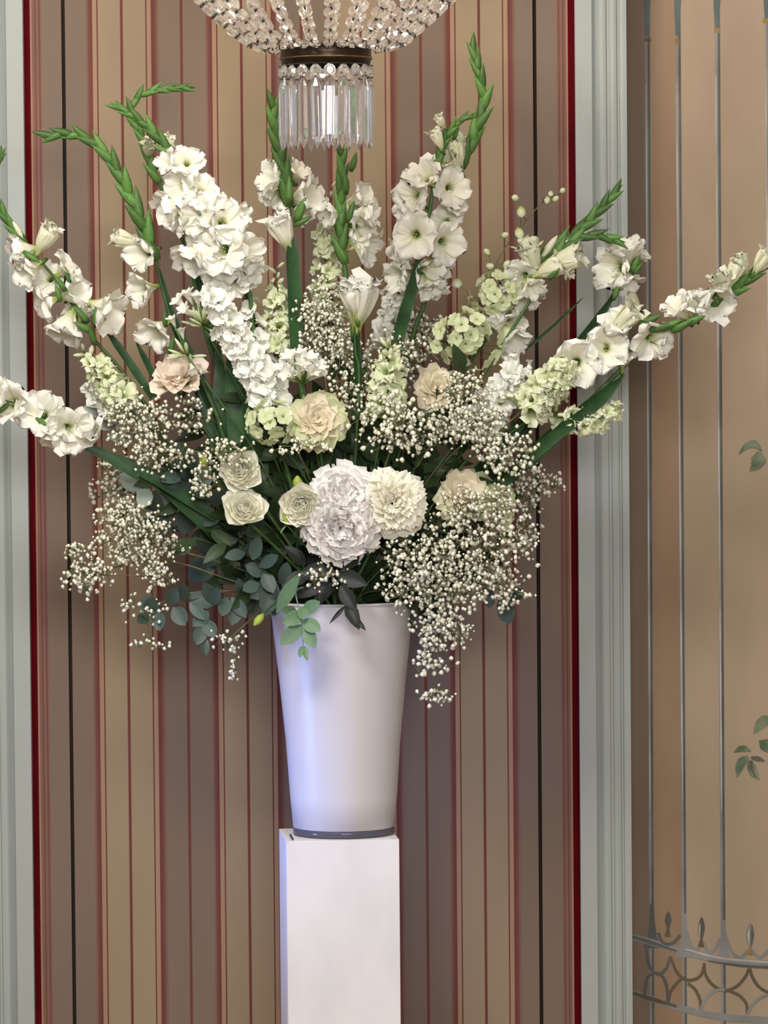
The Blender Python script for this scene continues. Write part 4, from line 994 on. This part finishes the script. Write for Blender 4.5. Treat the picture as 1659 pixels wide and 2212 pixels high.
# deep filler foliage: nothing tells one from the next
tg = 'dark foliage deep in the bouquet'
fill = [(430, 880), (480, 960), (400, 960), (560, 900), (620, 960), (680, 980), (740, 950), (800, 1000), (860, 980), (930, 960), (1000, 980), (1060, 1010), (1120, 1040), (520, 1060), (460, 1080), (600, 1030), (570, 1160), (480, 1170), (420, 1160), (880, 1080), (950, 1120), (1030, 1120), (1080, 1180), (960, 1220), (880, 1240), (660, 1200), (600, 1230), (760, 1220), (820, 1200), (700, 860), (790, 880), (880, 870), (960, 880), (1040, 900), (620, 860), (380, 1080), (340, 1000), (540, 980), (700, 1030), (920, 1030), (760, 800), (520, 840), (850, 820), (1000, 800), (940, 1300), (1010, 1260), (480, 1240), (540, 1260)]
fill += [(655, 940), (585, 985), (720, 1000), (830, 930), (905, 940), (560, 1100), (1000, 1160), (450, 930), (640, 1160), (980, 1040), (780, 950), (500, 1020)]
marks = [('the upper blush carnation', 745, 1070), ('the lower blush carnation', 735, 1142), ('the ivory dahlia', 853, 1082), ('the round green-eyed ranunculus', 648, 1091), ('the veiled ranunculus', 517, 1010), ('the lower ranunculus of the pair', 530, 1093),
         ('the cream centre rose', 687, 902), ('the half hidden cream rose', 1003, 1062), ('the cream rose under the hydrangea', 945, 835), ('the peach rose', 385, 822), ('the closed white trumpet', 777, 650), ('the upright sword leaf bunch', 505, 880),
         ('the round green hydrangea', 1015, 720), ('the head-on snapdragon', 845, 780), ('the vase rim at its middle', 735, 1300), ('the white freesia', 655, 820), ('the right end of the vase rim', 880, 1300), ('the left end of the vase rim', 580, 1300)]
used = set()
for i, (px, py) in enumerate(fill):
    for _, m, mx, my in sorted((math.hypot(px - mx, py - my), m, mx, my) for m, mx, my in marks):
        h = 'left' if px < mx - 22 else 'right' if px > mx + 22 else ''; v_ = 'above' if py < my - 22 else 'below' if py > my + 22 else ''
        far = 'well ' if math.hypot(px - mx, py - my) > 110 else 'just '
        rel = far + (v_ + ' and ' + h + ' of' if h and v_ else (h + ' of' if h else (v_ or 'behind'))) + ' ' + m
        if rel not in used: break
    used.add(rel)
    yy = R.uniform(-.12, .12)
    branch('ruscus_branch', 'dark leafy branch tip ' + rel, [((735 * .5 + px * .5) + R.uniform(-20, 20), (1290 + py) / 2), (px, py)], yy, (17, 74), LEAF_R, 'stem', tg, part='leaf')
# eucalyptus
branch('eucalyptus_branch', 'fresh green eucalyptus tip hanging over the front of the vase', None, -.22,
       [(655, 1325, 615, 1345, .9), (652, 1350, 607, 1392, .75), (655, 1320, 690, 1300, .8), (652, 1340, 692, 1362, .85), (656, 1350, 680, 1400, .72), (652, 1395, 648, 1420, .5), (657, 1395, 664, 1424, .5), (640, 1320, 612, 1318, .8), (660, 1310, 648, 1335, .9)],
       LEAF_EF, 'euca_pale', None, free=catmull([base_pt(), Vector((vc.x - .06, -.13, zt + H(1285))), P(640, 1275, -.225), P(650, 1330, -.235), P(653, 1370, -.235), P(656, 1402, -.235)], 6), r=2.4)
branch('long_leaf_sprig', 'single long pale green leaf at the left of the vase mouth', None, -.22, [(598, 1325, 645, 1238, 1.0)], LEAF_F, 'stem', free=catmull([base_pt(), Vector((vc.x - .09, -.12, zt + H(1288))), P(606, 1305, -.2), P(598, 1325, -.22)], 5))
branch('eucalyptus_branch', 'blue grey eucalyptus spray left above the vase rim', [(620, 1270), (560, 1220), (520, 1180)], -.2,
       [(575, 1240, 535, 1222, .9), (570, 1235, 590, 1280, .8), (590, 1250, 575, 1330, .72), (560, 1260, 525, 1275, .9), (600, 1280, 560, 1310, .8), (545, 1210, 560, 1160, .7), (530, 1195, 490, 1200, .8), (610, 1265, 620, 1215, .7), (585, 1260, 545, 1290, .9), (600, 1285, 590, 1330, .9), (560, 1225, 600, 1200, .7)], LEAF_E)
branch('eucalyptus_branch', 'dark eucalyptus branch hanging at lower left of the vase', [(600, 1270), (500, 1290), (440, 1330), (440, 1385)], -.12,
       [(470, 1300, 410, 1290, .8), (450, 1320, 420, 1350, .9), (440, 1340, 465, 1375, .9), (440, 1350, 425, 1392, .85), (490, 1290, 480, 1330, .9), (520, 1285, 515, 1250, .7), (520, 1290, 500, 1350, .7), (455, 1310, 470, 1270, .8), (500, 1290, 530, 1330, .7), (440, 1375, 446, 1412, .6), (540, 1280, 560, 1240, .8), (470, 1305, 440, 1260, .7)], LEAF_E)
branch('eucalyptus_branch', 'bluish round-leaved eucalyptus tip under the left gypsophila', [(560, 1270), (440, 1290), (370, 1310), (310, 1330)], -.14,
       [(345, 1315, 300, 1300, 1.0), (340, 1318, 345, 1362, .9), (320, 1328, 298, 1345, 1.1), (375, 1310, 400, 1350, .95), (370, 1308, 380, 1270, .8), (320, 1325, 330, 1290, .9), (400, 1300, 395, 1260, .7), (410, 1300, 440, 1335, .7)], LEAF_E)
branch('eucalyptus_branch', 'eucalyptus branch behind lower left gypsophila with upturned leaves', [(560, 1250), (450, 1200), (380, 1140), (330, 1100)], -.02, (16, 64), LEAF_E)
branch('eucalyptus_branch', 'eucalyptus branch along the low gladiolus stem at left', [(590, 1220), (500, 1130), (430, 1060), (370, 1010)], -.1, (18, 60), LEAF_E)
branch('eucalyptus_branch', 'silvery eucalyptus at far left below the stock flower', [(480, 1100), (340, 980), (260, 910), (190, 870)], -.02,
       [(240, 890, 185, 880, .9), (230, 880, 215, 845, .9), (260, 910, 205, 915, .8), (250, 895, 260, 850, .8), (290, 940, 240, 945, .8), (270, 915, 300, 870, .8), (310, 950, 330, 900, .7)], LEAF_EP)
branch('eucalyptus_branch', 'eucalyptus leaves at lower right beneath the gypsophila', [(900, 1270), (1000, 1260), (1070, 1270), (1110, 1300)], -.08,
       [(1085, 1285, 1100, 1345, .8), (1095, 1290, 1135, 1280, .8), (1100, 1295, 1080, 1335, .8), (1050, 1268, 1060, 1310, .8), (1020, 1262, 1040, 1220, .8)], LEAF_E)
branch('eucalyptus_branch', 'small eucalyptus sprig between silvery leaves and low gladiolus', [(540, 1150), (420, 1060), (340, 1050), (300, 1060)], -.06, (10, 52), LEAF_EP)
branch('dark_leaf_branch', 'nearly black curled leaves over the centre of the vase rim', None, -.22,
       [(715, 1240, 690, 1300, .9), (735, 1265, 768, 1318, .8), (748, 1300, 776, 1356, .75), (728, 1240, 790, 1262, .9), (700, 1250, 650, 1290, .8), (728, 1225, 790, 1190, .8), (720, 1230, 650, 1235, .8), (765, 1335, 788, 1358, .5), (745, 1310, 714, 1344, .3)], LEAF_B,
       free=catmull([base_pt(), Vector((vc.x - .01, -.15, zt + H(1285))), P(715, 1240, -.2), P(730, 1235, -.235), P(740, 1275, -.25), P(752, 1310, -.25), P(768, 1338, -.25)], 6))
branch('dark_leaf_branch', 'nearly black leaves below the lower carnation, left of the gypsophila', [(690, 1285), (660, 1230), (650, 1190)], -.2,
       [(670, 1240, 610, 1260, .8), (665, 1230, 700, 1190, .9), (660, 1220, 620, 1180, .8), (675, 1260, 640, 1290, .9), (690, 1260, 740, 1230, .8), (680, 1275, 690, 1320, .8)], LEAF_B)
# broad sword leaves standing in the left centre
swords = [('broad dark sword leaf behind the larkspur, leftmost of the upright bunch', [(500, 1060), (485, 920), (470, 735)], 44), ('broad dark sword leaf behind the larkspur, middle of the upright bunch', [(530, 1050), (510, 900), (498, 720)], 46), ('broad dark sword leaf behind the larkspur, rightmost of the upright bunch', [(560, 1040), (545, 920), (530, 780)], 40),
          ('narrow sword leaf crossing behind the peach rose', [(500, 1000), (450, 900), (418, 830)], 26), ('sword leaf at right rising beside the loose stock flower', [(1000, 1060), (1110, 950), (1160, 880)], 34), ('lowest broad sword leaf at right above gypsophila', [(1060, 1060), (1170, 960), (1245, 895)], 32),
          ('upright sword leaf at centre behind the rose', [(770, 1060), (775, 930), (770, 790)], 34), ('sword leaf at left centre behind white tuberose stems', [(470, 990), (440, 860), (425, 780)], 22)]
for i, (lab, pts, w_) in enumerate(swords):
    q = P(*pts[0], .0); rt = thing('sword_leaf', lab, 'leaf', base_pt())
    b = WM[rt.name].translation; V, F = tube(catmull([b, Vector((vc.x + (q.x - vc.x) * .3, .02, zt + H(1297))), q], 6), 3 * KS, 5)
    wpart('leaf_base', V, F, M['blade'], rt)
    sword(rt, pts, w_, .0, .03 - .03 * (i % 3), 'blade', 'leaf_blade', .2 * (i % 3 - 1))
